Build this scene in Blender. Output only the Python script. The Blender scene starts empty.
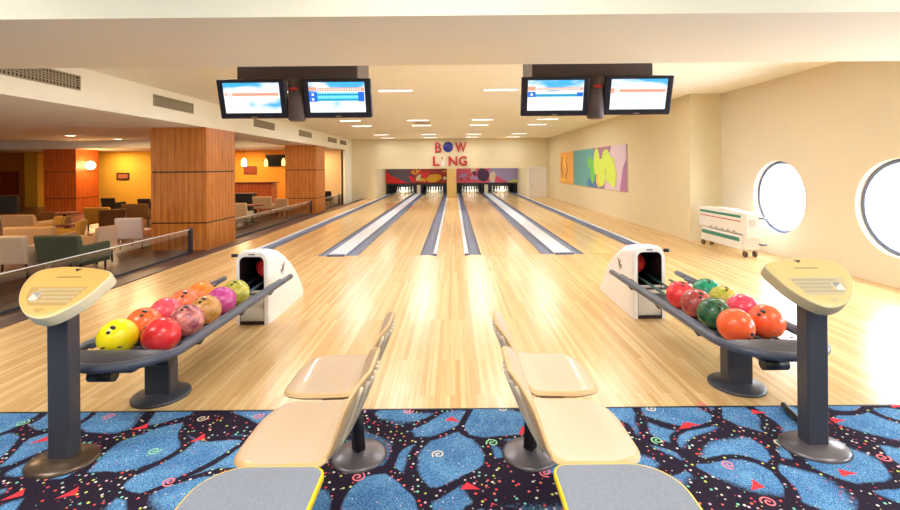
import bpy, bmesh, math, random
from mathutils import Vector, Matrix
random.seed(7)
C = bpy.context.scene.collection
PI = math.pi
H = 1.5            # camera height
F = 455.0          # focal length in pixels of the 900 px frame

# ---------------------------------------------------------------- camera
cd = bpy.data.cameras.new('camera'); cam = bpy.data.objects.new('camera', cd); C.objects.link(cam)
cd.sensor_width = 36; cd.lens = F/900*36
cd.shift_x = -3.5/900; cd.shift_y = -87.5/900
cam.location = (0, 0, H)
cam.rotation_euler = (PI/2, math.radians(0.5), 0)
cd.clip_end = 200
bpy.context.scene.camera = cam
sc = bpy.context.scene
# ---------------------------------------------------------------- daylight outside, exposure
w = bpy.data.worlds.new('daylight'); sc.world = w; w.use_nodes = True
w.node_tree.nodes['Background'].inputs[0].default_value = (0.93, 0.97, 1.0, 1)
w.node_tree.nodes['Background'].inputs[1].default_value = 19.0
vs = sc.view_settings
vs.view_transform = 'Standard'; vs.look = 'None'; vs.gamma = 1; vs.use_curve_mapping = False
vs.exposure = 0.32
cy = sc.cycles
cy.max_bounces = 9; cy.diffuse_bounces = 6; cy.glossy_bounces = 4; cy.transparent_max_bounces = 12
cy.caustics_reflective = False; cy.caustics_refractive = False; cy.sample_clamp_indirect = 6.0

def area_lamp(name, loc, sx, sy, power, col=(1, .9, .76), rot=(0, 0, 0), portal=False):
    l = bpy.data.lights.new(name, 'AREA'); l.shape = 'RECTANGLE'; l.size = sx; l.size_y = sy
    l.energy = power; l.color = col
    if portal: l.cycles.is_portal = True
    o = bpy.data.objects.new(name, l); C.objects.link(o); o.location = loc; o.rotation_euler = rot
    return o
WIN_Y = (1.35, 3.40, 5.45, 7.50); WIN_Z = .965; WIN_R = 0.6; XW = 5.33
for y in WIN_Y:
    area_lamp('window_daylight', (XW+.34, y, WIN_Z), 1.3, 1.3, 1, (1, 1, 1), (0, PI/2, 0), True)
LAMP_W = 21.0
FIX_X = (-3.05, -1.05, .87, 2.8); FIX_Y = (5.4, 8.3, 13.5, 15.2, 19.3, 21.3)  # first row is hidden by the beam, added for more light
NEAR_FILL = [(x, y) for x in (-3.4, 0.0, 3.4) for y in (-1.6, 1.2)]  # out-of-view panels added to even out the light near the camera

# ---------------------------------------------------------------- materials
def mat(name, col, rough=.6, metal=0, spec=.5, coat=0, emit=None, es=0, alpha=1):
    m = bpy.data.materials.new(name); m.use_nodes = True
    b = m.node_tree.nodes['Principled BSDF']
    b.inputs['Base Color'].default_value = (*col, 1); b.inputs['Roughness'].default_value = rough
    b.inputs['Metallic'].default_value = metal; b.inputs['Specular IOR Level'].default_value = spec
    b.inputs['Coat Weight'].default_value = coat
    if emit: b.inputs['Emission Color'].default_value = (*emit, 1); b.inputs['Emission Strength'].default_value = es
    return m
def nt(m): return m.node_tree.nodes, m.node_tree.links, m.node_tree.nodes['Principled BSDF']
def srgb(r, g, b):
    f = lambda c: (c/255/12.92) if c/255 <= .04045 else ((c/255+.055)/1.055)**2.4
    return (f(r), f(g), f(b))
def add_noise(m, amt=.12, scale=6, stretch=(1, 1, 1), bump=0, detail=3):
    """vary base colour slightly and bump with object-space noise"""
    n, l, b = nt(m)
    col = tuple(b.inputs['Base Color'].default_value)
    tc = n.new('ShaderNodeTexCoord'); mp = n.new('ShaderNodeMapping'); mp.inputs['Scale'].default_value = stretch
    no = n.new('ShaderNodeTexNoise'); no.inputs['Scale'].default_value = scale; no.inputs['Detail'].default_value = detail
    l.new(tc.outputs['Object'], mp.inputs[0]); l.new(mp.outputs[0], no.inputs['Vector'])
    r = n.new('ShaderNodeValToRGB')
    r.color_ramp.elements[0].position = .3; r.color_ramp.elements[1].position = .7
    r.color_ramp.elements[0].color = (*[c*(1-amt) for c in col[:3]], 1)
    r.color_ramp.elements[1].color = (*[min(1, c*(1+amt)) for c in col[:3]], 1)
    l.new(no.outputs['Fac'], r.inputs[0]); l.new(r.outputs[0], b.inputs['Base Color'])
    if bump:
        bp = n.new('ShaderNodeBump'); bp.inputs['Strength'].default_value = bump; bp.inputs['Distance'].default_value = .01
        l.new(no.outputs['Fac'], bp.inputs['Height']); l.new(bp.outputs[0], b.inputs['Normal'])
    return m
def board_mat(name, c1, c2, c3, bw=.055, bl=1.6, rough=.22, gap=.0012):
    """wood strips running along Y"""
    m = mat(name, c1, rough); n, l, b = nt(m)
    tc = n.new('ShaderNodeTexCoord'); mp = n.new('ShaderNodeMapping'); mp.inputs['Rotation'].default_value = (0, 0, PI/2)
    l.new(tc.outputs['Object'], mp.inputs[0])
    br = n.new('ShaderNodeTexBrick'); br.offset = .37; br.offset_frequency = 3
    br.inputs['Scale'].default_value = 1; br.inputs['Brick Width'].default_value = bl; br.inputs['Row Height'].default_value = bw
    br.inputs['Mortar Size'].default_value = gap; br.inputs['Mortar Smooth'].default_value = .3
    br.inputs['Color1'].default_value = (0, 0, 0, 1); br.inputs['Color2'].default_value = (1, 1, 1, 1)
    br.inputs['Mortar'].default_value = (.15, .15, .15, 1)
    l.new(mp.outputs[0], br.inputs['Vector'])
    r = n.new('ShaderNodeValToRGB'); e = r.color_ramp.elements
    e[0].color = (*c2, 1); e[1].color = (*c3, 1); k = e.new(.5); k.color = (*c1, 1)
    l.new(br.outputs['Color'], r.inputs[0])
    mp2 = n.new('ShaderNodeMapping'); mp2.inputs['Scale'].default_value = (60, 2.2, 1)
    no = n.new('ShaderNodeTexNoise'); no.inputs['Scale'].default_value = 1; no.inputs['Detail'].default_value = 4
    l.new(tc.outputs['Object'], mp2.inputs[0]); l.new(mp2.outputs[0], no.inputs['Vector'])
    mx = n.new('ShaderNodeMix'); mx.data_type = 'RGBA'; mx.blend_type = 'MULTIPLY'; mx.inputs['Factor'].default_value = .4
    r2 = n.new('ShaderNodeValToRGB'); r2.color_ramp.elements[0].position = .3; r2.color_ramp.elements[0].color = (.72, .64, .5, 1)
    r2.color_ramp.elements[1].position = .6; r2.color_ramp.elements[1].color = (1, 1, 1, 1)
    l.new(no.outputs['Fac'], r2.inputs[0]); l.new(r.outputs[0], mx.inputs['A']); l.new(r2.outputs[0], mx.inputs['B'])
    l.new(mx.outputs['Result'], b.inputs['Base Color'])
    return m
M = {}
M['wood'] = board_mat('maple_boards', srgb(220, 184, 128), srgb(210, 170, 112), srgb(230, 200, 148), .034, 1.5, .25)
M['lane'] = board_mat('lane_boards', srgb(224, 190, 134), srgb(216, 178, 118), srgb(234, 206, 156), .036, 5, .16)
M['wall'] = add_noise(mat('cream_wall_paint', srgb(221, 210, 176), .85), .015, 2)
M['wallw'] = add_noise(mat('cream_wall_paint_light', srgb(222, 212, 190), .85), .015, 2)
M['ceil'] = add_noise(mat('ivory_ceiling_paint', srgb(246, 245, 232), .9), .01, 2)
M['beam'] = add_noise(mat('ivory_beam_paint', srgb(240, 234, 216), .85), .01, 2)
M['yellow'] = mat('yellow_wall_paint', srgb(222, 178, 60), .8)
M['orange'] = mat('warm_lit_wall', srgb(232, 160, 50), .8)  # orange base also puts the glow of warm lamps into the wall colour
M['peach'] = mat('peach_wall_paint', srgb(226, 196, 150), .8)
M['gutter'] = mat('grey_gutter', srgb(86, 97, 128), .4)
M['cap'] = mat('white_gutter_cap', srgb(226, 234, 246), .28)
M['capend'] = mat('blue_grey_cap_end', srgb(84, 92, 124), .35)
M['foul'] = mat('foul_line_wood', srgb(176, 140, 92), .4)
M['trim'] = mat('dark_plum_trim', srgb(74, 54, 56), .4)
M['lfloor'] = board_mat('brown_lounge_boards', srgb(92, 62, 50), srgb(76, 50, 40), srgb(110, 76, 60), .12, 1.2, .3)
M['white'] = mat('white_plastic', srgb(236, 236, 238), .35)
M['offw'] = mat('offwhite_plastic', srgb(206, 202, 194), .4)
M['dark'] = mat('charcoal_plastic', srgb(62, 64, 74), .38)
M['darker'] = mat('black_plastic', srgb(22, 22, 26), .4)
M['slate'] = mat('slate_rail', srgb(72, 78, 96), .4)
M['post'] = mat('slate_post', srgb(58, 58, 68), .4)
M['bluerail'] = mat('blue_grey_rail', srgb(70, 92, 128), .3)
M['rail_green'] = mat('green_grey_rail', srgb(50, 92, 92), .3)
M['bronze'] = mat('bronze_base', srgb(96, 80, 68), .3, .6)
M['basegrey'] = mat('grey_metal_base', srgb(104, 100, 106), .3, .5)
M['head'] = mat('mustard_console', srgb(208, 166, 84), .4)
M['headr'] = mat('mustard_console_side', srgb(220, 208, 176), .45)
M['keys'] = mat('key_panel', srgb(178, 142, 76), .45)
M['headR'] = mat('sand_console', srgb(200, 180, 120), .4)
M['keysR'] = mat('key_panel_grey', srgb(186, 170, 134), .45)
M['tan'] = add_noise(mat('tan_moulded_seat', srgb(196, 170, 142), .32, coat=.2), .02, 5)
M['tanr'] = mat('tan_rim', srgb(204, 168, 120), .35)
M['beige'] = add_noise(mat('beige_moulded_seat', srgb(204, 184, 158), .32, coat=.2), .02, 5)
M['rib'] = mat('pale_rib', srgb(206, 190, 168), .5)  # the ribs' own pale tan
M['grey_fab'] = add_noise(mat('grey_fabric', srgb(128, 134, 148), .9), .14, 260, bump=.3)
M['yel_edge'] = mat('yellow_edge', srgb(244, 206, 20), .4)
M['bez'] = mat('black_bezel', srgb(44, 36, 46), .35)
M['box'] = mat('mount_box', srgb(96, 82, 80), .5)
M['red'] = mat('red_letter', srgb(180, 28, 36), .45)
M['blueb'] = mat('blue_ball', srgb(38, 44, 150), .3)
M['vent'] = mat('vent_metal', srgb(160, 150, 128), .5)
M['ventd'] = mat('vent_dark', srgb(60, 54, 42), .8)
M['chrome'] = mat('chrome', (.7, .7, .7), .2, 1)
M['pin'] = mat('pin_white', srgb(244, 244, 240), .25)
M['pinred'] = mat('pin_red', srgb(190, 30, 36), .3)
M['lamp'] = mat('lamp_diffuser', (1, .95, .85), .5, emit=(1, .96, .9), es=2.6)
M['globe'] = mat('globe_lamp', (1, .9, .7), .5, emit=(1, .84, .55), es=9)
M['amber'] = mat('amber_lamp', (1, .7, .3), .5, emit=(1, .62, .2), es=1.6)
M['door'] = mat('white_door', srgb(226, 222, 214), .5)
def glass_mat(name, tint, gl=.12, rough=.03):
    m = bpy.data.materials.new(name); m.use_nodes = True; n, l = m.node_tree.nodes, m.node_tree.links
    n.remove(n['Principled BSDF']); out = n['Material Output']
    t = n.new('ShaderNodeBsdfTransparent'); t.inputs[0].default_value = (*tint, 1)
    g = n.new('ShaderNodeBsdfGlossy'); g.inputs['Roughness'].default_value = rough
    lw = n.new('ShaderNodeLayerWeight'); lw.inputs['Blend'].default_value = .3
    fr = n.new('ShaderNodeMath'); fr.operation = 'MULTIPLY_ADD'; fr.inputs[1].default_value = gl; fr.inputs[2].default_value = .02; l.new(lw.outputs['Facing'], fr.inputs[0])
    mx = n.new('ShaderNodeMixShader'); l.new(fr.outputs[0], mx.inputs[0])
    l.new(t.outputs[0], mx.inputs[1]); l.new(g.outputs[0], mx.inputs[2]); l.new(mx.outputs[0], out.inputs[0]); return m
M['glass'] = glass_mat('window_glass', (.97, .98, 1), .2)
M['rglass'] = glass_mat('railing_glass', (.86, .88, .88), .5)
def veneer(name, c1, c2):
    m = mat(name, c1, .38); n, l, b = nt(m)
    tc = n.new('ShaderNodeTexCoord'); sx = n.new('ShaderNodeSeparateXYZ'); l.new(tc.outputs['Object'], sx.inputs[0])
    ad = n.new('ShaderNodeMath'); ad.operation = 'ADD'; l.new(sx.outputs[0], ad.inputs[0]); l.new(sx.outputs[1], ad.inputs[1])
    sn = n.new('ShaderNodeMath'); sn.operation = 'MULTIPLY'; sn.inputs[1].default_value = 7.0; l.new(ad.outputs[0], sn.inputs[0])
    fl = n.new('ShaderNodeMath'); fl.operation = 'FRACT'; l.new(sn.outputs[0], fl.inputs[0])
    cb = n.new('ShaderNodeCombineXYZ'); l.new(sn.outputs[0], cb.inputs[0])
    mz = n.new('ShaderNodeMath'); mz.operation = 'MULTIPLY'; mz.inputs[1].default_value = .8; l.new(sx.outputs[2], mz.inputs[0]); l.new(mz.outputs[0], cb.inputs[2])
    no = n.new('ShaderNodeTexNoise'); no.inputs['Scale'].default_value = 2.2; no.inputs['Detail'].default_value = 5; l.new(cb.outputs[0], no.inputs['Vector'])
    md = n.new('ShaderNodeMath'); md.operation = 'MULTIPLY_ADD'; md.inputs[1].default_value = .3; l.new(fl.outputs[0], md.inputs[0]); l.new(no.outputs['Fac'], md.inputs[2])
    r = n.new('ShaderNodeValToRGB'); r.color_ramp.elements[0].position = .4; r.color_ramp.elements[1].position = .85
    r.color_ramp.elements[0].color = (*c2, 1); r.color_ramp.elements[1].color = (*c1, 1)
    l.new(md.outputs[0], r.inputs[0]); l.new(r.outputs[0], b.inputs['Base Color']); return m
M['veneer'] = veneer('cherry_veneer', srgb(214, 140, 62), srgb(178, 100, 40))
M['veneer_red'] = veneer('red_cherry_veneer', srgb(196, 100, 40), srgb(156, 66, 26))
M['band'] = mat('dark_joint', srgb(48, 26, 22), .5)

def carpet_mat():
    m = mat('patterned_carpet', (.05, .15, .4), .95, spec=.1); n, l, b = nt(m)
    tc = n.new('ShaderNodeTexCoord')
    def N(t, **k):
        x = n.new(t)
        for a, v in k.items(): setattr(x, a, v)
        return x
    def noise(scale, det=2):
        x = N('ShaderNodeTexNoise'); x.inputs['Scale'].default_value = scale; x.inputs['Detail'].default_value = det
        l.new(tc.outputs['Object'], x.inputs['Vector']); return x
    def ramp(src, stops, interp='LINEAR'):
        r = N('ShaderNodeValToRGB'); r.color_ramp.interpolation = interp; e = r.color_ramp.elements
        while len(e) > 1: e.remove(e[-1])
        e[0].position = stops[0][0]; e[0].color = (*stops[0][1], 1)
        for p, c in stops[1:]:
            k = e.new(p); k.color = (*c, 1)
        l.new(src, r.inputs[0]); return r
    def mix(f, a, bb, mode='MIX'):
        x = N('ShaderNodeMix'); x.data_type = 'RGBA'; x.blend_type = mode
        for s, v in (('Factor', f), ('A', a), ('B', bb)):
            if isinstance(v, (int, float)): x.inputs[s].default_value = v
            elif isinstance(v, tuple): x.inputs[s].default_value = (*v, 1)
            else: l.new(v, x.inputs[s])
        return x.outputs['Result']
    wn = noise(3.0, 0)
    va = N('ShaderNodeVectorMath', operation='MULTIPLY_ADD'); va.inputs[1].default_value = (.34, .34, 0)
    l.new(wn.outputs['Color'], va.inputs[0]); l.new(tc.outputs['Object'], va.inputs[2])
    v = N('ShaderNodeTexVoronoi', feature='DISTANCE_TO_EDGE'); v.inputs['Scale'].default_value = 2.9; v.inputs['Randomness'].default_value = .72
    l.new(va.outputs[0], v.inputs['Vector'])
    fine = noise(420, 2); med = noise(60, 2)
    v1 = N('ShaderNodeTexVoronoi', feature='F1'); v1.inputs['Scale'].default_value = 2.9; v1.inputs['Randomness'].default_value = .72; l.new(va.outputs[0], v1.inputs['Vector'])
    rd = N('ShaderNodeMath', operation='MULTIPLY_ADD'); rd.inputs[1].default_value = -.3; rd.inputs[2].default_value = .3*.56; l.new(v1.outputs['Distance'], rd.inputs[0])
    rm_ = N('ShaderNodeMath', operation='MINIMUM'); rm_.inputs[1].default_value = 0.0; l.new(rd.outputs[0], rm_.inputs[0])
    va2 = N('ShaderNodeMath', operation='ADD'); l.new(rm_.outputs[0], va2.inputs[0]); l.new(v.outputs['Distance'], va2.inputs[1])
    e1 = N('ShaderNodeMath', operation='MULTIPLY_ADD'); e1.inputs[1].default_value = .05; l.new(med.outputs['Fac'], e1.inputs[0])
    l.new(va2.outputs[0], e1.inputs[2])
    mask = ramp(e1.outputs[0], [(.078, (0, 0, 0)), (.12, (1, 1, 1))])
    pile = ramp(fine.outputs['Fac'], [(.4, srgb(14, 66, 124)), (.5, srgb(46, 112, 172)), (.59, srgb(140, 190, 226))])
    blot = noise(7, 2); bl = ramp(blot.outputs['Fac'], [(.35, (.75, .8, .9)), (.65, (1.2, 1.15, 1.1))])
    blue = mix(1.0, pile.outputs[0], bl.outputs[0], 'MULTIPLY')
    dk = ramp(fine.outputs['Fac'], [(.4, srgb(24, 20, 34)), (.6, srgb(50, 40, 58))])
    base = mix(mask.outputs[0], dk.outputs[0], blue)
    pal = [(0, srgb(226, 70, 90)), (.16, srgb(232, 226, 214)), (.42, srgb(240, 120, 110)), (.55, srgb(130, 210, 190)), (.68, srgb(210, 220, 110)), (.8, srgb(235, 190, 210)), (.9, srgb(230, 80, 70))]
    def dots(scale, thr, rnd=.8):
        d = N('ShaderNodeTexVoronoi'); d.inputs['Scale'].default_value = scale; d.inputs['Randomness'].default_value = rnd
        l.new(tc.outputs['Object'], d.inputs['Vector'])
        m1 = N('ShaderNodeMath', operation='LESS_THAN'); m1.inputs[1].default_value = thr; l.new(d.outputs['Distance'], m1.inputs[0])
        s = N('ShaderNodeSeparateColor'); l.new(d.outputs['Color'], s.inputs[0])
        return m1.outputs[0], s
    inv = N('ShaderNodeInvert'); l.new(mask.outputs[0], inv.inputs['Color'])
    f, s = dots(31, .21)
    fm = N('ShaderNodeMath', operation='MULTIPLY'); l.new(f, fm.inputs[0]); l.new(inv.outputs[0], fm.inputs[1])
    c1 = ramp(s.outputs[0], pal, 'CONSTANT'); base = mix(fm.outputs[0], base, c1.outputs[0])
    f, s = dots(46, .17)
    g = N('ShaderNodeMath', operation='GREATER_THAN'); g.inputs[1].default_value = .8; l.new(s.outputs[1], g.inputs[0])
    gm = N('ShaderNodeMath', operation='MULTIPLY'); l.new(f, gm.inputs[0]); l.new(g.outputs[0], gm.inputs[1])
    c2 = ramp(s.outputs[0], pal, 'CONSTANT'); base = mix(gm.outputs[0], base, c2.outputs[0])
    l.new(base, b.inputs['Base Color']); return m
M['carpet'] = carpet_mat()
M['c_red'] = mat('carpet_red', srgb(228, 62, 72), .95, spec=.1)
M['c_green'] = mat('carpet_green', srgb(150, 214, 160), .95, spec=.1)
M['c_pink'] = mat('carpet_pink', srgb(240, 130, 140), .95, spec=.1)
M['c_cream'] = mat('carpet_cream', srgb(226, 214, 190), .95, spec=.1)
def ball_mat(name, c1, c2, marb=0.0, scale=9):
    m = mat(name, c1, .27, coat=.12); n, l, b = nt(m)
    tc = n.new('ShaderNodeTexCoord'); no = n.new('ShaderNodeTexNoise'); no.inputs['Scale'].default_value = scale; no.inputs['Detail'].default_value = 5
    no.inputs['Distortion'].default_value = 1.5; l.new(tc.outputs['Object'], no.inputs['Vector'])
    r = n.new('ShaderNodeValToRGB'); r.color_ramp.elements[0].position = .5-.16; r.color_ramp.elements[1].position = .5+.16
    r.color_ramp.elements[0].color = (*c1, 1); r.color_ramp.elements[1].color = (*c2, 1)
    l.new(no.outputs['Fac'], r.inputs[0]); l.new(r.outputs[0], b.inputs['Base Color']); return m
def screen_mat(name, seed):
    m = mat(name, (.1, .1, .1), .2, emit=(1, 1, 1), es=1.0); n, l, b = nt(m)
    tc = n.new('ShaderNodeTexCoord'); mp = n.new('ShaderNodeMapping'); mp.inputs['Scale'].default_value = (1.6, 1, 4); mp.inputs['Location'].default_value = (seed, 0, 0)
    no = n.new('ShaderNodeTexNoise'); no.inputs['Scale'].default_value = 1.6; no.inputs['Detail'].default_value = 3
    l.new(tc.outputs['Object'], mp.inputs[0]); l.new(mp.outputs[0], no.inputs['Vector'])
    sx = n.new('ShaderNodeSeparateXYZ'); l.new(tc.outputs['Object'], sx.inputs[0])
    ma = n.new('ShaderNodeMath'); ma.operation = 'MULTIPLY_ADD'; ma.inputs[1].default_value = 1.25; l.new(sx.outputs[2], ma.inputs[0]); l.new(no.outputs['Fac'], ma.inputs[2])
    r = n.new('ShaderNodeValToRGB'); r.color_ramp.elements[0].position = .53; r.color_ramp.elements[1].position = .66
    r.color_ramp.elements[0].color = (.92, .97, 1, 1); r.color_ramp.elements[1].color = (.03, .42, .82, 1)
    l.new(ma.outputs[0], r.inputs[0]); l.new(r.outputs[0], b.inputs['Emission Color']); return m
def emi(name, c, s=1.0): return mat(name, (.02, .02, .02), .3, emit=c, es=s)
M['s_or'] = emi('screen_orange', srgb(250, 160, 130)); M['s_blue'] = emi('screen_blue', srgb(30, 110, 220)); M['s_cy'] = emi('screen_cyan', srgb(30, 160, 205))
M['s_lc'] = emi('screen_pale_cyan', srgb(120, 225, 240)); M['s_gr'] = emi('screen_grey', srgb(130, 150, 190)); M['s_w'] = emi('screen_white', (1, 1, 1))

# ---------------------------------------------------------------- mesh helpers
def bm_new(): return bmesh.new()
def box(bm, x0, x1, y0, y1, z0, z1, mi=0):
    v = [bm.verts.new(p) for p in ((x0,y0,z0),(x1,y0,z0),(x1,y1,z0),(x0,y1,z0),(x0,y0,z1),(x1,y0,z1),(x1,y1,z1),(x0,y1,z1))]
    for f in ((3,2,1,0),(4,5,6,7),(0,1,5,4),(1,2,6,5),(2,3,7,6),(3,0,4,7)):
        bm.faces.new([v[i] for i in f]).material_index = mi
    return v
def quad(bm, a, b, c, d, mi=0):
    f = bm.faces.new([bm.verts.new(p) for p in (a, b, c, d)]); f.material_index = mi; return f
def poly(bm, pts, mi=0):
    f = bm.faces.new([bm.verts.new(p) for p in pts]); f.material_index = mi; return f
def tube(bm, pts, r, n=12, mi=0, closed=False, cap=True):
    pts = [Vector(p) for p in pts]; rings = []; N = len(pts); up = Vector((0, 0, 1)); prev = None
    rs = r if isinstance(r, (list, tuple)) else [r]*N
    for i, p in enumerate(pts):
        if closed: t = pts[(i+1) % N]-pts[i-1]
        else: t = pts[min(i+1, N-1)]-pts[max(i-1, 0)]
        t.normalize()
        if prev is None:
            a = t.cross(up)
            if a.length < .01: a = t.cross(Vector((1, 0, 0)))
        else: a = prev - t*prev.dot(t)
        a.normalize(); prev = a; b2 = t.cross(a)
        rings.append([bm.verts.new(p + (a*math.cos(q*2*PI/n)+b2*math.sin(q*2*PI/n))*rs[i]) for q in range(n)])
    m = N if closed else N-1
    for i in range(m):
        A, B = rings[i], rings[(i+1) % N]
        for q in range(n):
            f = bm.faces.new((A[q], A[(q+1) % n], B[(q+1) % n], B[q])); f.smooth = True; f.material_index = mi
    if not closed and cap:
        bm.faces.new(rings[0][::-1]).material_index = mi; bm.faces.new(rings[-1]).material_index = mi
def lathe(bm, prof, n=32, c=(0, 0, 0), mi=0, sx=1, sy=1):
    rings = []
    for r, z in prof:
        if r < 1e-6: rings.append([bm.verts.new((c[0], c[1], c[2]+z))])
        else: rings.append([bm.verts.new((c[0]+r*sx*math.cos(q*2*PI/n), c[1]+r*sy*math.sin(q*2*PI/n), c[2]+z)) for q in range(n)])
    for A, B in zip(rings, rings[1:]):
        for q in range(n):
            vs_ = []
            for v in (A[q % len(A)], A[(q+1) % len(A)], B[(q+1) % len(B)], B[q % len(B)]):
                if v not in vs_: vs_.append(v)
            if len(vs_) > 2:
                f = bm.faces.new(vs_); f.smooth = True; f.material_index = mi
def obj(name, bm, m, parent=None, bevel=0, smooth=False, loc=None, recalc=True):
    if recalc: bmesh.ops.recalc_face_normals(bm, faces=bm.faces)
    me = bpy.data.meshes.new(name); bm.to_mesh(me); bm.free()
    for x in (m if isinstance(m, (list, tuple)) else [m]): me.materials.append(x)
    if smooth:
        for p in me.polygons: p.use_smooth = True
    o = bpy.data.objects.new(name, me); C.objects.link(o)
    if parent: o.parent = parent
    if loc: o.location = loc
    if bevel:
        b = o.modifiers.new('bevel', 'BEVEL'); b.width = bevel; b.segments = 3; b.limit_method = 'ANGLE'; b.angle_limit = .7
        b.harden_normals = False
    return o
def thing(name, label, cat, loc=(0, 0, 0), rz=0, group=None):
    o = bpy.data.objects.new(name, None); C.objects.link(o); o.empty_display_size = .1
    o.location = loc; o.rotation_euler = (0, 0, rz); return tag(o, label, cat, group)
def tag(o, label, cat, group=None, kind=None):
    o['label'] = label; o['category'] = cat
    if group: o['group'] = group
    if kind: o['kind'] = kind
    return o
def struct(name, bm, m, parent=None, **k):
    o = obj(name, bm, m, parent, **k)
    if not parent: o['kind'] = 'structure'
    return o
def copy_tree(o, parent=None):
    c = o.copy(); C.objects.link(c); c.parent = parent
    for ch in o.children: copy_tree(ch, c)
    return c
def rrect(w, h, r, n=6):
    """rounded rectangle outline, centred, ccw; r = one or four radii (br, tr, tl, bl)"""
    rs = r if isinstance(r, (list, tuple)) else [r]*4
    out = []
    for (sx, sy, a0), rr in zip(((1, -1, -PI/2), (1, 1, 0), (-1, 1, PI/2), (-1, -1, PI)), rs):
        for i in range(n+1):
            a = a0+PI/2*i/n; out.append((sx*(w/2-rr)+rr*math.cos(a), sy*(h/2-rr)+rr*math.sin(a)))
    return out
def sheet(bm, outline, fn, th, rings=7, mi=0, mi_edge=None, edge_r=None):
    """thick shell: outline (2d) filled by concentric rings, mapped by fn(u, v, depth) to 3d"""
    cx = sum(p[0] for p in outline)/len(outline); cyy = sum(p[1] for p in outline)/len(outline); n = len(outline)
    er = th*.5 if edge_r is None else edge_r
    def ring(k, d): return [bm.verts.new(fn(cx+(p[0]-cx)*k, cyy+(p[1]-cyy)*k, d)) for p in outline]
    size = max(abs(p[0]-cx) for p in outline)
    ks = [i/rings for i in range(1, rings)] + [1-er/size]
    seq = [ring(k, 0) for k in ks]
    for a in (35, 65, 90): seq.append(ring(1-er/size*(1-math.sin(math.radians(a))), er*(1-math.cos(math.radians(a)))))
    ntop = len(ks)
    for a in (90, 65, 35, 0): seq.append(ring(1-er/size*(1-math.sin(math.radians(a))), th-er*(1-math.cos(math.radians(a)))))
    for k in ks[:-1][::-1]: seq.append(ring(k, th))
    c0 = bm.verts.new(fn(cx, cyy, 0)); c1 = bm.verts.new(fn(cx, cyy, th))
    def F_(vs_, i):
        f = bm.faces.new(vs_); f.smooth = True; f.material_index = i
    for q in range(n): F_((c0, seq[0][q], seq[0][(q+1) % n]), mi)
    for s, (A, B) in enumerate(zip(seq, seq[1:])):
        i = mi
        if mi_edge is not None and ntop-1 <= s < ntop+7: i = mi_edge
        for q in range(n): F_((A[q], B[q], B[(q+1) % n], A[(q+1) % n]), i)
    for q in range(n): F_((c1, seq[-1][(q+1) % n], seq[-1][q]), mi)
def S2Y(s): return F/s
def P(px, s, z): return ((px-453.5)/s, F/s, z)

# ================================================================ STRUCTURE
YE = F/20.4      # end wall
YF = F/58.3      # foul line
YC = 2.826       # carpet edge
ZC = 2.92
GX = [(-3.64, -3.41), (-2.346, -2.175), (-1.873, -1.65), (-.587, -.364), (.25, .46), (1.496, 1.725), (2.045, 2.225), (3.27, 3.5)]
LX = [(-3.41, -2.346), (-1.65, -.587), (.46, 1.496), (2.225, 3.27)]
CAPX = [(-3.71, -3.64), (-2.175, -1.873), (-.364, -.3), (.175, .25), (1.725, 2.045), (3.5, 3.57)]
YP = 26.2        # head pin
b = bm_new()
box(b, -4.33, 4.7, YC, YF, -.1, 0); box(b, 4.7, XW, YC, 9.05, -.1, 0)
box(b, -4.33, -3.71, YF, YE, -.1, 0); box(b, -.3, .175, YF, YE, -.1, 0); box(b, 3.57, 4.7, YF, YE, -.1, 0); box(b, 3.66, 4.7, YE, YE+.2, -.1, 0)
struct('floor', b, M['wood'])
b = bm_new(); box(b, -23, XW, -3.5, YC-.012, -.1, .004)
# printed carpet motifs, part of the carpet's own mesh
rc = random.Random(3)
def spiral(cx, cy_, R, mi, a0):
    N = 40; L = []; R2 = []
    for i in range(N+1):
        t = i/N; a = a0+t*3.1*PI; r = R*(.12+.88*t); wd = .0042
        L.append((cx+(r-wd)*math.cos(a), cy_+(r-wd)*math.sin(a))); R2.append((cx+(r+wd)*math.cos(a), cy_+(r+wd)*math.sin(a)))
    vl = [b.verts.new((*p, .0052)) for p in L]; vr = [b.verts.new((*p, .0052)) for p in R2]
    for i in range(N):
        b.faces.new((vl[i], vr[i], vr[i+1], vl[i+1])).material_index = mi
def tri(cx, cy_, a, s=1):
    pts = [(-.055, -.03), (.045, -.026), (.03, .05), (-.002, .012)]
    poly(b, [(cx+s*(x*math.cos(a)-y*math.sin(a)), cy_+s*(x*math.sin(a)+y*math.cos(a)), .0052) for x, y in pts], 1)
def fl(px, py):
    s = (py-167.5)/H; return (px-453.5)/s, F/s
for px, py, a in ((66,491,.3),(139,425,.2),(196,437,.4),(39,437,.3),(450,421,2.2),(520,432,.5),(467,489,2.4),(752,489,.2),(681,429,.1),(845,478,2.6),(756,416,2.5),(836,425,2.7),(895,411,2.5),(690,428,2.6),(12,492,.4),(295,492,.3)):
    x, y = fl(px, py); tri(x, y, a, .8)
for px, py, mi in ((108,414,3),(152,449,2),(167,480,3),(200,417,4),(256,415,3),(436,455,4),(490,444,2),(500,410,4),(543,474,3),(726,468,3),(766,506,3),(777,446,4),(90,457,2),(406,411,3),(355,477,3),(655,443,2),(648,411,4),(700,408,3),(880,462,3),(20,420,2)):
    x, y = fl(px, py); spiral(x, y, .034, mi, rc.random()*6)
for i in range(24):
    x = rc.uniform(-3, 3); y = rc.uniform(.2, 1.5)
    if i % 2: tri(x, y, rc.random()*6, .8)
    else: spiral(x, y, .034, 2+i % 3, rc.random()*6)
for i in range(3):   # seams between carpet tiles
    pass
struct('floor_carpet', b, [M['carpet'], M['c_red'], M['c_green'], M['c_pink'], M['c_cream']], recalc=False)
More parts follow.
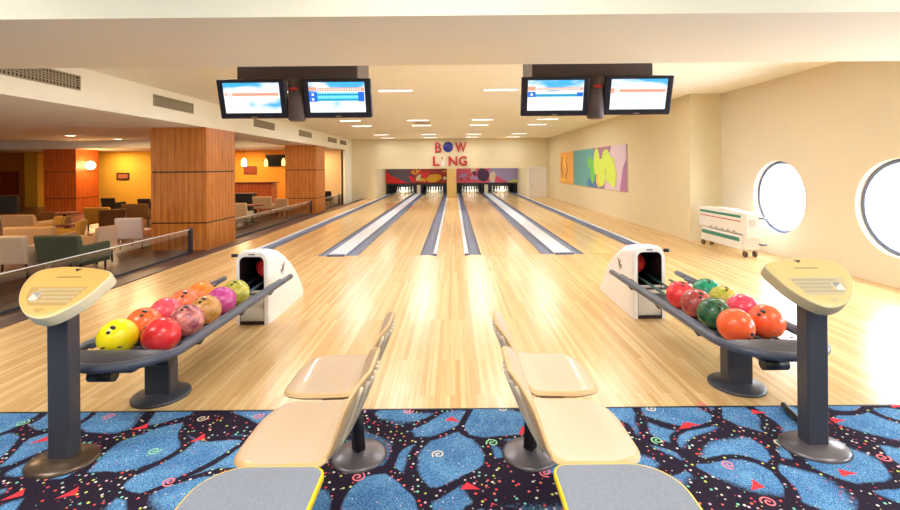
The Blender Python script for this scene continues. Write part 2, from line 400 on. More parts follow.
b = bm_new(); box(b, -23, XW, YC-.012, YC, -.05, .006); struct('trim_1', b, M['darker'])
b = bm_new(); box(b, -4.55, -4.33, YC, YE, -.25, .012); struct('trim_2', b, M['trim'], bevel=.006)
b = bm_new(); box(b, -23, -4.55, YC, 22.6, -.27, -.17); struct('floor_lounge', b, M['lfloor'])
# lane bed under gutters
b = bm_new(); box(b, -3.71, 3.57, YF, 28.6, -.2, -.1); struct('floor_lane_bed', b, M['darker'])

# ceilings
b = bm_new(); box(b, -5.12, XW+.3, 3.3, YE+.2, ZC, ZC+.1); struct('ceiling', b, M['ceil'])
b = bm_new(); box(b, -23, XW+.3, -3.5, 3.3, ZC, ZC+.1); struct('ceiling_front', b, M['ceil'])
b = bm_new(); box(b, -23, XW, 2.545, 3.77, 2.35, ZC); struct('beam_ceiling', b, M['beam'])
b = bm_new(); box(b, -6.3, -5.12, 3.77, YE, 2.38, 2.95); struct('beam_side', b, M['ceil'])
b = bm_new()
box(b, -23, -6.3, 3.77, 9.44, 2.38, 2.95); box(b, -23, -6.3, 9.44, 18.2, 2.7, 2.95); box(b, -23, -6.3, 18.2, 22.6, 2.38, 2.95)
struct('ceiling_lounge', b, M['ceil'])

# walls
b = bm_new(); box(b, 4.7, 4.7+.3, 9.05, YE+.2, 0, ZC); box(b, 5.0, XW+.3, 9.05, 9.35, 0, ZC)
struct('wall_right', b, M['wall'])
b = bm_new()    # window wall with round openings
T = .3
def ringpts(yc):
    n = 48; circ = [(yc+WIN_R*math.cos(2*PI*i/n), WIN_Z+WIN_R*math.sin(2*PI*i/n)) for i in range(n)]
    y0, y1 = yc-1.025, yc+1.025; sq = []
    for i in range(n):
        c_, s_ = math.cos(2*PI*i/n), math.sin(2*PI*i/n); k = 1/max(abs(c_), abs(s_))
        y = yc+1.025*c_*k; z = WIN_Z + (1.025*s_*k)
        z = max(0, min(ZC, z if z > 0 else 0)); sq.append((y, z))
    return circ, sq
for yc in WIN_Y:
    circ, sq = ringpts(yc); n = 48
    A = [b.verts.new((XW, y, z)) for y, z in circ]; B = [b.verts.new((XW, y, z)) for y, z in sq]; D = [b.verts.new((XW+T, y, z)) for y, z in circ]
    E = [b.verts.new((XW+T, y, z)) for y, z in sq]
    for i in range(n):
        j = (i+1) % n
        b.faces.new((A[i], A[j], B[j], B[i])); f = b.faces.new((A[i], D[i], D[j], A[j])); f.smooth = True
        b.faces.new((D[i], E[i], E[j], D[j]))
    quad(b, (XW, yc-1.025, WIN_Z+1.025), (XW, yc+1.025, WIN_Z+1.025), (XW, yc+1.025, ZC), (XW, yc-1.025, ZC))
    quad(b, (XW, yc-1.025, 0), (XW, yc+1.025, 0), (XW, yc+1.025, WIN_Z-1.025), (XW, yc-1.025, WIN_Z-1.025))
y0, y1 = WIN_Y[0]-1.025, WIN_Y[-1]+1.025
box(b, XW, XW+T, -3.5, y0, 0, ZC); box(b, XW, XW+T, y1, 9.05, 0, ZC)
box(b, XW+.01, XW+T, y0, y1, WIN_Z+1.03, ZC)
bmesh.ops.remove_doubles(b, verts=b.verts, dist=.0005)
struct('wall_window', b, M['wallw'], recalc=False)
M['wframe'] = mat('blue_grey_window_frame', srgb(120, 134, 168), .4)
for i, yc in enumerate(reversed(WIN_Y)):
    w_ = bpy.data.objects.new(f'window_{i+1}', None); C.objects.link(w_); w_['kind'] = 'structure'; w_.location = (XW+.12, yc, WIN_Z)
    b = bm_new(); dp = .13 if i == 0 else .05; pr = [(WIN_R-.055, -.035), (WIN_R-.055, dp), (WIN_R-.001, dp), (WIN_R-.001, -.035), (WIN_R-.055, -.035)]
    lathe(b, pr, 64)
    o = obj('window_frame', b, M['wframe'], w_); o.rotation_euler = (0, PI/2, 0)
    b = bm_new(); lathe(b, [(0, 0), (WIN_R-.045, 0), (WIN_R-.045, .008), (0, .008)], 64)
    o = obj('window_pane', b, M['glass'], w_)
    for p_ in o.data.polygons: p_.use_smooth = False
    o.rotation_euler = (0, PI/2, 0); o.location = (.015, 0, 0)
b = bm_new(); XL0, XL1, ZO = -3.87, 3.65, 1.45
box(b, -5.3, -4.33, YE, YE+.15, -.25, 0); box(b, -5.3, XL0, YE, YE+.15, 0, ZC); box(b, XL0, XL1, YE, YE+.15, ZO, ZC); box(b, XL1, 3.66, YE, YE+.15, 0, ZC)
box(b, 3.66, 4.53, YE, YE+.15, 1.5, ZC); box(b, 4.53, 4.7, YE, YE+.15, 0, ZC)
struct('wall_end', b, M['wall'])
b = bm_new(); box(b, -.33, .14, YE, YE+3.4, 0, ZO); struct('pillar_wall', b, mat('ochre_pillar_paint', srgb(206, 176, 108), .8))
b = bm_new(); box(b, XL0-.1, XL0, YE+.15, 28.6, -.1, 2.2); box(b, XL1, XL1+.1, YE+.15, 28.6, -.1, 2.2); box(b, XL0, XL1, 28.5, 28.6, -.1, 2.2)
struct('wall_pit', b, M['wall'])
b = bm_new(); box(b, XL0-.1, XL1+.1, YE+.15, 28.6, 2.2, 2.3); struct('ceiling_pit', b, M['ceil'])
b = bm_new(); box(b, XL0, -3.71, YE, 28.5, -.1, 0); box(b, 3.57, XL1, YE, 28.5, -.1, 0); box(b, -.3, .175, YE, 28.5, -.1, 0)
struct('floor_pit_side', b, M['wood'])
b = bm_new(); box(b, -5.3, -5.122, 21.5, YE+.1, -.17, 2.38); box(b, -5.122, -5.0, YE-.1, YE, -.17, ZC); struct('trim_3', b, M['ceil'])
b = bm_new(); box(b, -23.2, -23, -3.5, 22.6, -.17, 2.95); struct('wall_left', b, M['yellow'])
b = bm_new(); box(b, -23, XW+.3, -3.7, -3.5, 0, 2.95); struct('wall_back', b, M['wall'])
b = bm_new(); box(b, -19.9, -13.6, 21.5, 21.7, -.17, 2.38); struct('wall_lounge_yellow', b, M['yellow'])
b = bm_new(); box(b, -13.6, -7.6, 21.5, 21.7, -.17, 2.38); struct('wall_lounge_orange', b, M['orange'])
b = bm_new(); box(b, -7.6, -5.22, 21.5, 21.7, -.17, 2.38); struct('wall_lounge_peach', b, M['peach'])
b = bm_new(); box(b, -23, -19.9, 21.5, 21.7, -.17, 2.38); struct('wall_lounge_brown', b, mat('ochre_wall_paint', srgb(176, 110, 40), .8))
b = bm_new(); box(b, -19.9, -19.3, 21.1, 21.5, -.17, 2.38); struct('trim_4', b, M['yellow'])
# door in the end wall
b = bm_new(); box(b, 3.7, 4.49, YE+.03, YE+.08, 0, 1.46); d = struct('door_1', b, M['door'], bevel=.008)
b = bm_new(); box(b, 3.66, 3.70, YE-.02, YE+.1, 0, 1.5); box(b, 4.49, 4.53, YE-.02, YE+.1, 0, 1.5); box(b, 3.66, 4.53, YE-.02, YE+.1, 1.46, 1.5)
obj('door_frame', b, M['white'], d)
b = bm_new(); tube(b, [(3.8, YE+.03, .62), (3.8, YE-.02, .62), (3.9, YE-.02, .62)], .014); obj('door_handle', b, M['chrome'], d)

# ================================================================ LANES
lane_lab = ['leftmost polished maple bowling lane beside the lounge kerb', 'polished maple bowling lane just left of the central wood strip',
            'polished maple bowling lane just right of the central wood strip', 'rightmost polished maple bowling lane along the mural wall']
for (x0, x1), lb in zip(LX, lane_lab):
    t = thing('bowling_lane', lb, 'bowling lane', ((x0+x1)/2, YF, 0), 0, 'bowling lanes'); w_ = x1-x0
    b = bm_new(); box(b, -w_/2, w_/2, 0, 27.3-YF, -.1, 0); obj('lane_surface', b, M['lane'], t)
    b = bm_new(); box(b, -w_/2, w_/2, -.02, .012, -.01, .0015); obj('foul_line', b, M['foul'], t)
gut_lab = ['outer left of the leftmost lane', 'on the right side of the leftmost lane', 'on the left side of the second lane', 'on the right side of the second lane',
           'on the left side of the third lane', 'on the right side of the third lane', 'on the left side of the rightmost lane', 'outer right of the rightmost lane under the mural']
for (x0, x1), lb in zip(GX, gut_lab):
    b = bm_new(); N = 10; w_ = x1-x0; yl = 27.3-YF; A = []; B = []
    for i in range(N+1):
        a = PI*i/N; p = (-math.cos(a)*w_/2, -.05*math.sin(a)**.8)
        A.append(b.verts.new((p[0], 0, p[1]))); B.append(b.verts.new((p[0], yl, p[1])))
    for i in range(N):
        f = b.faces.new((A[i], A[i+1], B[i+1], B[i])); f.smooth = True
    poly(b, [(v.co.x, 0, v.co.z) for v in A]+[(w_/2, 0, -.09), (-w_/2, 0, -.09)])
    o = obj('gutter', b, M['gutter'], loc=((x0+x1)/2, YF, .001)); tag(o, 'grey ball gutter '+lb, 'gutter', 'lane gutters')
cap_lab = ['narrow white gutter capping at the far left edge of the lanes', 'wide white ball return cover between the two left lanes', 'narrow white capping left of the central wood strip',
           'narrow white capping right of the central wood strip', 'wide white ball return cover between the two right lanes', 'narrow white gutter capping below the mural wall']
for (x0, x1), lb in zip(CAPX, cap_lab):
    t = thing('lane_capping', lb, 'lane capping', ((x0+x1)/2, YF, 0), 0, 'lane cappings'); w_ = x1-x0
    b = bm_new(); box(b, -w_/2+.002, w_/2-.002, .0, 26-YF, -.09, .022); obj('capping_strip', b, M['cap'], t, bevel=.008)
    b = bm_new(); box(b, -w_/2+.002, w_/2-.002, -.06, .02, -.06, .03); obj('end_block', b, M['capend'], t, bevel=.015)

# ================================================================ PINS, PIT, MASKS
PINPROF = [(0, 0), (.026, 0), (.0286, .012), (.0495, .057), (.0575, .086), (.0605, .114), (.0575, .149), (.0495, .185), (.037, .22), (.028, .254), (.0235, .27), (.0242, .30), (.0285, .325), (.0322, .345), (.0318, .36), (.026, .375), (.014, .382), (0, .384)]
b = bm_new(); lathe(b, PINPROF, 20); pin0 = obj('bowling_pin', b, M['pin'])
for z in (.268, .285):
    b = bm_new(); lathe(b, [(.0238, z-.004), (.0252, z-.004), (.0252, z+.004), (.0238, z+.004)], 16); obj('neck_stripe', b, M['pinred'], pin0)
LN = ['leftmost', 'second from left', 'third from left', 'rightmost']; first = True
for li, (x0, x1) in enumerate(LX):
    xc = (x0+x1)/2
    for row in range(4):
        for k in range(row+1):
            o = pin0 if first else copy_tree(pin0); first = False
            o.location = (xc+(k-row/2)*.30, YP+row*.26, 0)
            if row == 0: tag(o, f'white head pin standing foremost on the {LN[li]} lane', 'bowling pin', 'head pins of the lanes')
            else: tag(o, f'white bowling pin behind the head pin on the {LN[li]} lane', 'bowling pin', f'pins behind the head pin, {LN[li]} lane')
YM = F/17.5
for side, (xa, xb) in enumerate(((-3.80, -.36), (.17, 3.62))):
    nm = ('left', 'right')[side]
    t = thing('pinsetter_front', f'black pinsetter housing with two pin openings under the {nm} masking panel', 'pinsetter', ((xa+xb)/2, YM, 0), 0, 'pinsetter housings')
    b = bm_new(); box(b, xa-(xa+xb)/2, xb-(xa+xb)/2, -.02, .1, .52, .62); obj('header_bar', b, M['darker'], t, bevel=.01)
    lanes = LX[side*2:side*2+2]; ctr = (xa+xb)/2
    xs = [xa, (lanes[0][0]+lanes[0][1])/2, (lanes[0][1]+lanes[1][0])/2, (lanes[1][0]+lanes[1][1])/2, xb]
    for x in (xa, xb-.08): 
        b = bm_new(); box(b, x-ctr, x+.08-ctr, 0, 1.9, 0.001, .55); obj('side_panel', b, M['darker'], t)
    b = bm_new(); box(b, xs[2]-.1-ctr, xs[2]+.1-ctr, .02, 1.9, .022, .55); obj('kickback', b, M['headr'], t)
    for sx in (-1, 1):
        b = bm_new(); x = xs[2]+sx*.16-ctr; box(b, x-.05, x+.05, .0, 1.9, .03, .55); obj('kickback_cover', b, M['darker'], t)
    b = bm_new(); box(b, xa-ctr, xb-ctr, 2.0, 2.05, 0.001, 1.2); obj('pit_curtain', b, M['darker'], t)
    for lx in lanes:
        c_ = (lx[0]+lx[1])/2
        b = bm_new(); box(b, c_-.55-ctr, c_+.55-ctr, .12, .17, .55, .6); obj('pit_lamp', b, M['lamp'], t)
        al = area_lamp('pit_lamp_light', (0, 0, 0), 1.0, .25, 6, (1, .97, .9)); al.parent = t; al.location = (c_-ctr, .1, .5); al.rotation_euler = (math.radians(35), 0, 0)
        b = bm_new(); box(b, c_-.6-ctr, c_+.6-ctr, 1.2, 1.25, .40, .6); obj('rake_board', b, M['darker'], t)
cm = lambda n_, r, g, bb: mat(n_, srgb(r, g, bb), .6)
mk = [cm('mask_grey', 92, 78, 92), cm('mask_red', 214, 30, 34), cm('mask_gold', 214, 160, 30), cm('mask_maroon', 150, 50, 40), cm('mask_cream', 214, 196, 160),
      cm('mask_pink', 206, 90, 120), cm('mask_lilac', 160, 150, 200), cm('mask_plum', 70, 40, 70), cm('mask_orange', 224, 130, 70), cm('mask_lime', 190, 200, 110)]
def ell(bm, cx, cz, rx, rz, mi, y, n=18, tilt=0):
    poly(bm, [(cx+rx*math.cos(a)*math.cos(tilt)-rz*math.sin(a)*math.sin(tilt), y, cz+rx*math.cos(a)*math.sin(tilt)+rz*math.sin(a)*math.cos(tilt)) for a in [-2*PI*i/n for i in range(n)]][::-1], mi)
rm = random.Random(11)
for side, (xa, xb) in enumerate(((-3.86, -.37), (.14, 3.63))):
    b = bm_new(); box(b, xa, xb, YM-.06, YM-.02, .62, 1.75, 0); y = YM-.0605; yy = [y]
    def lay(): yy[0] -= .0006; return yy[0]
    if side == 0:
        xm = xa+1.35
        poly(b, [(xa, lay(), .62), (xa+1.25, yy[0], .62), (xa+.75, yy[0], .85), (xa+.3, yy[0], 1.05), (xa, yy[0], 1.35)], 1)
        poly(b, [(xm, lay(), .62), (xb, yy[0], .62), (xb, yy[0], 1.6), (xm, yy[0], 1.6)], 3)
        for i in range(26):
            cx = rm.uniform(xm+.1, xb-.12); ell(b, cx, rm.uniform(.75, 1.45), rm.uniform(.06, .22), rm.uniform(.03, .12), rm.choice((2, 2, 4, 8, 1, 7, 3)), lay(), tilt=rm.uniform(-1, 1))
        ell(b, xb-.75, .9, .45, .22, 2, lay(), tilt=.2)
    else:
        xm = xa+1.9
        poly(b, [(xa, lay(), .62), (xm, yy[0], .62), (xm, yy[0], 1.6), (xa, yy[0], 1.6)], 5)
        for i in range(18): ell(b, rm.uniform(xa+.2, xm-.2), rm.uniform(.75, 1.4), rm.uniform(.08, .25), rm.uniform(.05, .14), rm.choice((5, 8, 3, 4, 7, 6)), lay(), tilt=rm.uniform(-1, 1))
        poly(b, [(xm, lay(), .62), (xb, yy[0], .62), (xb, yy[0], 1.6), (xm, yy[0], 1.6)], 6)
        ell(b, xm-.35, 1.05, .35, .36, 7, lay()); ell(b, xm+.2, .95, .2, .3, 4, lay())
        poly(b, [(xm+.3, lay(), .62), (xm+1.1, yy[0], .62), (xm+.35, yy[0], 1.05)], 5)
        poly(b, [(xm+1.0, lay(), .62), (xb-.01, yy[0], .62), (xb-.01, yy[0], .8), (xm+1.3, yy[0], .78)], 9)
    o = obj('masking_panel', b, mk, recalc=False)
    tag(o, ('long masking panel with red streak and gold abstract blotches above left pins', 'long masking panel with pink blotches and a lilac field above right pins')[side], 'masking panel', 'masking panels')

# ================================================================ SIGN LETTERS
def letter(ch, px0, px1, py0, py1, m, label):
    cu = bpy.data.curves.new('txt', 'FONT'); cu.body = ch; cu.size = 1; cu.extrude = .06; cu.offset = .022
    to = bpy.data.objects.new('txt', cu); C.objects.link(to); bpy.context.view_layer.update()
    me = bpy.data.meshes.new_from_object(to.evaluated_get(bpy.context.evaluated_depsgraph_get())); bpy.data.objects.remove(to)
    xs = [v.co.x for v in me.vertices]; ys = [v.co.y for v in me.vertices]
    s = 20.4; X0, X1 = (px0-453.5)/s, (px1-453.5)/s; Z0, Z1 = H-(py1-167.5)/s, H-(py0-167.5)/s
    for v in me.vertices:
        x = (v.co.x-min(xs))/(max(xs)-min(xs))*(X1-X0)-(X1-X0)/2; z = (v.co.y-min(ys))/(max(ys)-min(ys))*(Z1-Z0)
        v.co = (x, -v.co.z*.6-.036, z)
    me.materials.clear(); me.materials.append(m); me.name = 'sign_letter'
    o = bpy.data.objects.new('sign_letter', me); C.objects.link(o); o.location = ((X0+X1)/2, YE, Z0)
    return tag(o, label, 'letter', 'sign letters on the end wall')
letter('B', 435.3, 441.5, 142.3, 152.3, M['red'], 'red wall letter B, first of the upper sign row')
letter('W', 455.2, 466.8, 142.3, 152.3, M['red'], 'red wall letter W, last of the upper sign row')
letter('L', 433, 439.5, 156.3, 165.8, M['red'], 'red wall letter L, first of the lower sign row')
letter('N', 448.6, 457.3, 156.3, 165.8, M['red'], 'red wall letter N in the lower sign row')
letter('G', 459, 467, 156.3, 165.8, M['red'], 'red wall letter G, last of the lower sign row')
b = bm_new(); lathe(b, [(0, -.05), (.2, -.045), (.25, 0), (.25, .03), (0, .03)], 40)
o = obj('sign_ball', b, M['blueb'], loc=((448.2-453.5)/20.4, YE-.03, H+20.6/20.4)); o.rotation_euler = (-PI/2, 0, 0)
tag(o, 'round dark blue bowling ball sign standing for the O between B and W', 'wall sign')
for q, (dx, dz) in enumerate(((-.05, .08), (.06, .1), (.02, .0))):
    b = bm_new(); lathe(b, [(0, .0), (.022, .0), (.022, .008), (0, .008)], 12); obj('finger_hole', b, M['darker'], o, loc=(dx, dz, -.056))
b = bm_new()
pts = [(r*1.15, z*1.2) for r, z in PINPROF]
prof = [(r, z) for r, z in pts]+[(-r, z) for r, z in pts[::-1]]
prof = [(x, z) for i, (x, z) in enumerate(prof) if i == 0 or (x, z) != prof[i-1]][:-1]
tl = [(x, 0, z) for x, z in prof]; f = poly(b, tl); r_ = bmesh.ops.extrude_face_region(b, geom=[f]); bmesh.ops.translate(b, verts=[v for v in r_['geom'] if isinstance(v, bmesh.types.BMVert)], vec=(0, .03, 0))
o = obj('sign_pin', b, M['pin'], loc=(-.52, YE-.031, 1.56)); o.rotation_euler = (0, .12, 0); tag(o, 'small white pin shaped sign for the I beside letter L', 'wall sign')
b = bm_new(); lathe(b, [(0, 0), (.045, 0), (.045, .02), (0, .02)], 20); o2 = obj('red_dot', b, M['red'], o, loc=(-.07, -.0, .40)); o2.rotation_euler = (PI/2, 0, 0)

# ================================================================ CEILING FITTINGS
rown = {5.4: 'in the added hidden row beyond the front beam', 8.3: 'in the nearest visible row', 13.5: 'in the second visible row', 15.2: 'in the third visible row', 19.3: 'in the fourth visible row', 21.3: 'in the row nearest the end wall'}
coln = ('far left', 'centre left', 'centre right', 'far right')
fx0 = None
def fixture(x, y, w_, d_, z, label, power, group, lc=(.96, .975, 1.0)):
    t = thing('ceiling_light', label, 'ceiling light', (x, y, z), 0, group)
    b = bm_new(); box(b, -w_/2-.02, w_/2+.02, -d_/2-.02, d_/2+.02, -.012, 0); obj('light_frame', b, M['white'], t, bevel=.004)
    b = bm_new(); box(b, -w_/2, w_/2, -d_/2, d_/2, -.016, -.011); obj('diffuser', b, M['lamp'], t)
    al = area_lamp('ceiling_light_lamp', (0, 0, 0), w_, d_, power, lc); al.parent = t; al.location = (0, 0, -.02)
for y in FIX_Y:
    for i, x in enumerate(FIX_X):
        fixture(x, y, .6, .12, ZC, f'slim white ceiling light, {coln[i]}, {rown[y]}', LAMP_W*(1 if y < 18 else .6), 'slim lane ceiling lights')
for k, (x, y) in enumerate(NEAR_FILL):
    fixture(x, y, 1.2, .6, ZC, f'added unseen square ceiling panel light over the seating, {("left", "middle", "right")[k//2]}, {("rear", "front")[k % 2]}', (58 if k < 2 else 42), 'added panel lights over the seating', (1, .96, .87))
b = bm_new(); lathe(b, [(0, -.03), (.25, -.02), (.3, 0)], 32); o = obj('ceiling_speaker', b, M['vent'], loc=(-1.0, 13.0+1.4, ZC)); tag(o, 'flat round ceiling disc between the light strips', 'ceiling speaker')
for k, (y0, y1) in enumerate(((4.4, 6.23), (7.78, 8.94), (11.7, 13.0), (15.1, 16.4), (18.6, 19.9), (20.6, 21.7))):
    t = thing('air_vent', f'slatted air vent in the left side beam, {("nearest", "second", "third", "fourth", "fifth", "farthest")[k]} from the camera', 'air vent', (-5.12, (y0+y1)/2, 2.70), 0, 'beam air vents')
    L = (y1-y0)/2
    b = bm_new(); box(b, 0, .004, -L, L, -.085, .085); obj('vent_backing', b, M['ventd'], t)
    b = bm_new()
    for z in (-.1, .085): box(b, 0, .015, -L-.015, L+.015, z, z+.015)
    for y in (-L-.015, L): box(b, 0, .015, y, y+.015, -.1, .1)
    obj('vent_frame', b, M['vent'], t)
    b = bm_new(); nn = int(L*2/.05)
    for i in range(nn): box(b, .003, .012, -L+i*.05, -L+i*.05+.02, -.085, .085)
    for z in (-.05, -.02, .01, .04): box(b, .003, .013, -L, L, z, z+.012)
    obj('vent_slats', b, M['vent'], t)

for k, x in enumerate((-2.0, 1.9)):  # added lights that brighten the masking panels
    fixture(x, 24.0, 1.6, .3, 2.2, f'added long light inside the pin recess above the {("left", "right")[k]} lane pair', 26, 'added pin recess lights')

# ================================================================ MONITORS
def monitor(parent_label, cx, cz, y, yaw, seed, kind):
    t = thing('score_monitor', parent_label, 'monitor', (cx, y, cz), 0, 'overhead score monitors'); W, Hh = .60, .345
    t.rotation_euler = (math.radians(16), 0, yaw)
    b = bm_new(); box(b, -W/2, W/2, 0, .05, -Hh/2, Hh/2); obj('casing', b, M['bez'], t, bevel=.012)
    b = bm_new(); box(b, -W/2+.12, W/2-.12, .05, .09, -Hh/2+.05, Hh/2-.05); obj('back_cover', b, M['bez'], t, bevel=.01)
    sw, sh = .49, .265
    b = bm_new(); box(b, -sw/2, sw/2, -.002, .001, -sh/2+.012, sh/2+.012); s = obj('screen', b, screen_mat('screen_sky_%d' % seed, seed*3.1), t)
    b = bm_new(); y_ = -.0028
    def R(x0, x1, z0, z1, mi):   # fractions of the screen, z from top
        nonlocal y_; y_ -= .0002
        X = lambda f: -sw/2+f*sw; Z = lambda f: sh/2+.012-f*sh
        quad(b, (X(x0), y_, Z(z1)), (X(x1), y_, Z(z1)), (X(x1), y_, Z(z0)), (X(x0), y_, Z(z0)), mi)
    if kind in ('A', 'D'):
        R(.02, .98, .33, .43, 0)
        for i in range(3): R(.06+i*.035, .08+i*.035, .34, .42, 5)
        if kind == 'D': R(.0, .06, .30, .46, 0)
        for i in range(14): R(.08+i*.035, .105+i*.035, .80, .815, 4)
    elif kind == 'B':
        R(.0, .14, .16, .28, 0); R(.16, .99, .18, .30, 0)
        for i in range(18): R(.18+i*.043, .2+i*.043, .21, .27, 5)
        R(.14, .90, .34, .62, 3); R(.0, .15, .32, .64, 1); R(.88, .99, .32, .64, 1)
        R(.15, .88, .38, .44, 2); R(.15, .88, .54, .61, 2); R(.05, .09, .36, .44, 5); R(.05, .09, .52, .60, 5)
        for i in range(14): R(.1+i*.035, .125+i*.035, .82, .835, 4)
    else:
        R(.0, .14, .20, .34, 0); R(.16, .99, .24, .33, 0)
        for i in range(18): R(.18+i*.043, .2+i*.043, .26, .31, 5)
        R(.0, .14, .37, .55, 1); R(.14, .88, .45, .54, 2); R(.88, .99, .40, .54, 1); R(.05, .09, .42, .50, 5)
        for i in range(14): R(.1+i*.035, .125+i*.035, .80, .815, 4)
    obj('score_graphics', b, [M['s_or'], M['s_blue'], M['s_cy'], M['s_lc'], M['s_gr'], M['s_w']], t, recalc=False)
    b = bm_new(); box(b, -.025, .025, -.003, .001, -Hh/2+.012, -Hh/2+.02); obj('front_badge', b, M['s_gr'] if 0 else M['vent'], t)
YT = F/113
for side, (c0, c1, cp) in enumerate(((232, 356, 296), (535, 659, 597))):
    nm = ('left', 'right')[side]
    X0, X1, XP = (c0-453.5)/113, (c1-453.5)/113, (cp-453.5)/113
    t = thing('monitor_mount', f'brown box mount with round centre post carrying the {nm} pair of monitors', 'monitor mount', (XP, YT, ZC), 0, 'monitor mounts')
    b = bm_new(); box(b, X0-XP, X1-XP, .105, .66, 2.30-ZC, 0); obj('mount_box', b, M['box'], t, bevel=.01)
    b = bm_new(); lathe(b, [(0, 1.925), (.06, 1.925), (.075, 1.94), (.075, 2.3), (0, 2.3)], 28, c=(0, .04, -ZC)); obj('centre_post', b, M['box'], t)
    b = bm_new(); box(b, -.035, .035, -.045, -.03, 2.19-ZC, 2.215-ZC); obj('post_badge', b, M['pinred'], t, bevel=.003)
monitor('overhead monitor with sky screen and one salmon bar, leftmost of the left pair', (254-453.5)/113, H+69.5/113, YT-.02, .0, 1, 'A')
monitor('overhead monitor showing two blue score rows, beside the left mount post', (338.5-453.5)/113, H+69.5/113, YT-.02, .0, 2, 'B')
monitor('overhead monitor showing one teal score row, left of the right mount post', (555.5-453.5)/113, H+69.5/113, YT-.02, .0, 3, 'C')
monitor('overhead monitor with slanted sky screen and one bar, rightmost of all', (638-453.5)/113, H+70/113, YT-.02, .0, 4, 'D')

# ================================================================ BALL RETURNS
def ball_return(cx, yh, side, label, rail_mat2):
    """cx centre, yh y of the hood front; side +1: aisle side is +x (left unit), -1: mirrored"""
    t = thing('ball_return', label, 'ball return', (cx, yh, 0), 0, 'ball returns')
    HW = .162; ST = [(0, .70), (.05, .712), (.2, .70), (.36, .66), (.52, .585), (.66, .50), (.80, .40), (.92, .29), (1.02, .17), (1.06, .10)]
    b = bm_new(); n = 24; rings = []
    for j, (y, zt) in enumerate(ST):
        hw = HW*(1-.10*(y/1.06)**2); r = min(.10, zt*.5); ring = []
        if j == 0: hw -= .012; 
        ol = [(-hw, 0)]
        for i in range(n+1):
            a = PI-PI*i/n
            x = (hw-r)*(1 if i > n/2 else -1)*(0 if i == n/2 else 1)+r*math.cos(a)
            ol.append((x, zt-r+r*math.sin(a)))
        ol.append((hw, 0)); rings.append([b.verts.new((x, y, z)) for x, z in ol])
    for A, B in zip(rings, rings[1:]):
        for i in range(len(A)-1):
            f = b.faces.new((A[i], A[i+1], B[i+1], B[i])); f.smooth = True
    b.faces.new(rings[-1])
    # front face around the arched mouth
    aw, az0, az1, ar = .118, .34, .655, .055; A = rings[0]
    inn = [(-aw, 0.0)]
    for i in range(n+1):
        a = PI-PI*i/n; x = (aw-ar)*(1 if i > n/2 else -1)*(0 if i == n/2 else 1)+ar*math.cos(a); inn.append((x, az1-ar+ar*math.sin(a)))
    inn.append((aw, 0.0)); I = [b.verts.new((x, 0, z)) for x, z in inn]; I2 = [b.verts.new((x*.9, .55, z*.82)) for x, z in inn]
    for i in range(len(A)-1):
        b.faces.new((A[i], A[i+1], I[i+1], I[i])); b.faces.new((I[i], I[i+1], I2[i+1], I2[i])).material_index = 1
    b.faces.new(I2).material_index = 1
    hood = obj('hood', b, [M['white'], M['darker']], t)
    b = bm_new()   # small bird-like mark on the side of the hood
    xs = side*(HW+.0015)
    for pp in ([(.30, .46), (.335, .40), (.35, .47)], [(.335, .52), (.36, .40), (.385, .47)], [(.37, .50), (.375, .40), (.43, .53)]):
        poly(b, [(xs*.985, y, z) for y, z in pp])
    obj('side_mark', b, M['basegrey'], hood, recalc=False)
    b = bm_new(); box(b, -.03, .03, -.002, .004, .685, .697); obj('top_badge', b, M['basegrey'], hood, loc=(0, -.0, -.015))
    b = bm_new(); box(b, -aw, aw, .012, .03, .03, az0-.015); obj('front_panel', b, M['offw'], t, bevel=.004)
    b = bm_new(); box(b, -aw-.006, aw+.006, .002, .02, .0, .03); box(b, side*aw-.006, side*aw+.006, .004, .02, 0, az0); obj('panel_joint', b, M['band'], t)
    b = bm_new(); tube(b, [(-side*.15, .03, .665), (-side*.20, .02, .665)], .018); obj('reset_button', b, M['darker'], t)
    # oval outer rail
    R = .315; z = .425; y1 = -1.62; path = [(side*R, .17, z)]
    path += [(side*R, y, z) for y in (-.1, -.5, -.9, -1.3)]
    for i in range(0, 25):
        a = PI*i/24; path.append((side*R*math.cos(a), y1-.30*math.sin(a), z))
    path += [(-side*R, y, z) for y in (-1.3, -.9, -.5, -.1)]+[(-side*R, .10, z)]
    b = bm_new(); tube(b, path, .026, 14); obj('outer_rail', b, M['slate'], t)
    b = bm_new()
    tube(b, [(side*(R-.042), .0, z+.0)]+[(side*(R-.042), y, z) for y in (-.4, -.8, -1.2, -1.6)], .018, 10)
    obj('inner_rail', b, M['slate'], t)
    b = bm_new(); tube(b, [(-side*(R-.042), -.15, z)]+[(-side*(R-.042), y, z) for y in (-.4, -.8, -1.2, -1.6)], .018, 10)
    obj('inner_rail', b, M['slate'], t)
    for x in (-.19, -.065, .065, .19):
        b = bm_new(); y0 = .3 if abs(x) < .1 else -.01
        tube(b, [(x*.9 if abs(x) < .1 else x, y0, .385), (x, -.25, .372), (x, -.7, .364), (x, -1.5, .36)], .0125, 8)
        obj('support_rod', b, rail_mat2, t)
    for y in (-.18, -.75, -1.35):
        b = bm_new(); tube(b, [(-R+.02, y, z-.02), (-R+.06, y, .345), (R-.06, y, .345), (R-.02, y, z-.02)], .012, 8); obj('cross_bar', b, M['dark'], t)
    b = bm_new()  # shallow tray under the balls
    box(b, -.2, .2, -1.55, -.3, .330, .336); obj('tray', b, M['dark'], t)
    b = bm_new(); ol = []
    for i in range(41):
        a = PI*i/40; ol.append((.275*math.cos(a), -.20*math.sin(a)))
    ol = ol[::-1]
    def lid(u, v, d):
        k = min(1, (u/.275)**2+(v/.20)**2); return (u, y1-.085+v, .476-.035*k-d)
    sheet(b, ol, lid, .05, 6, edge_r=.008); ld = obj('end_lid', b, M['dark'], t)
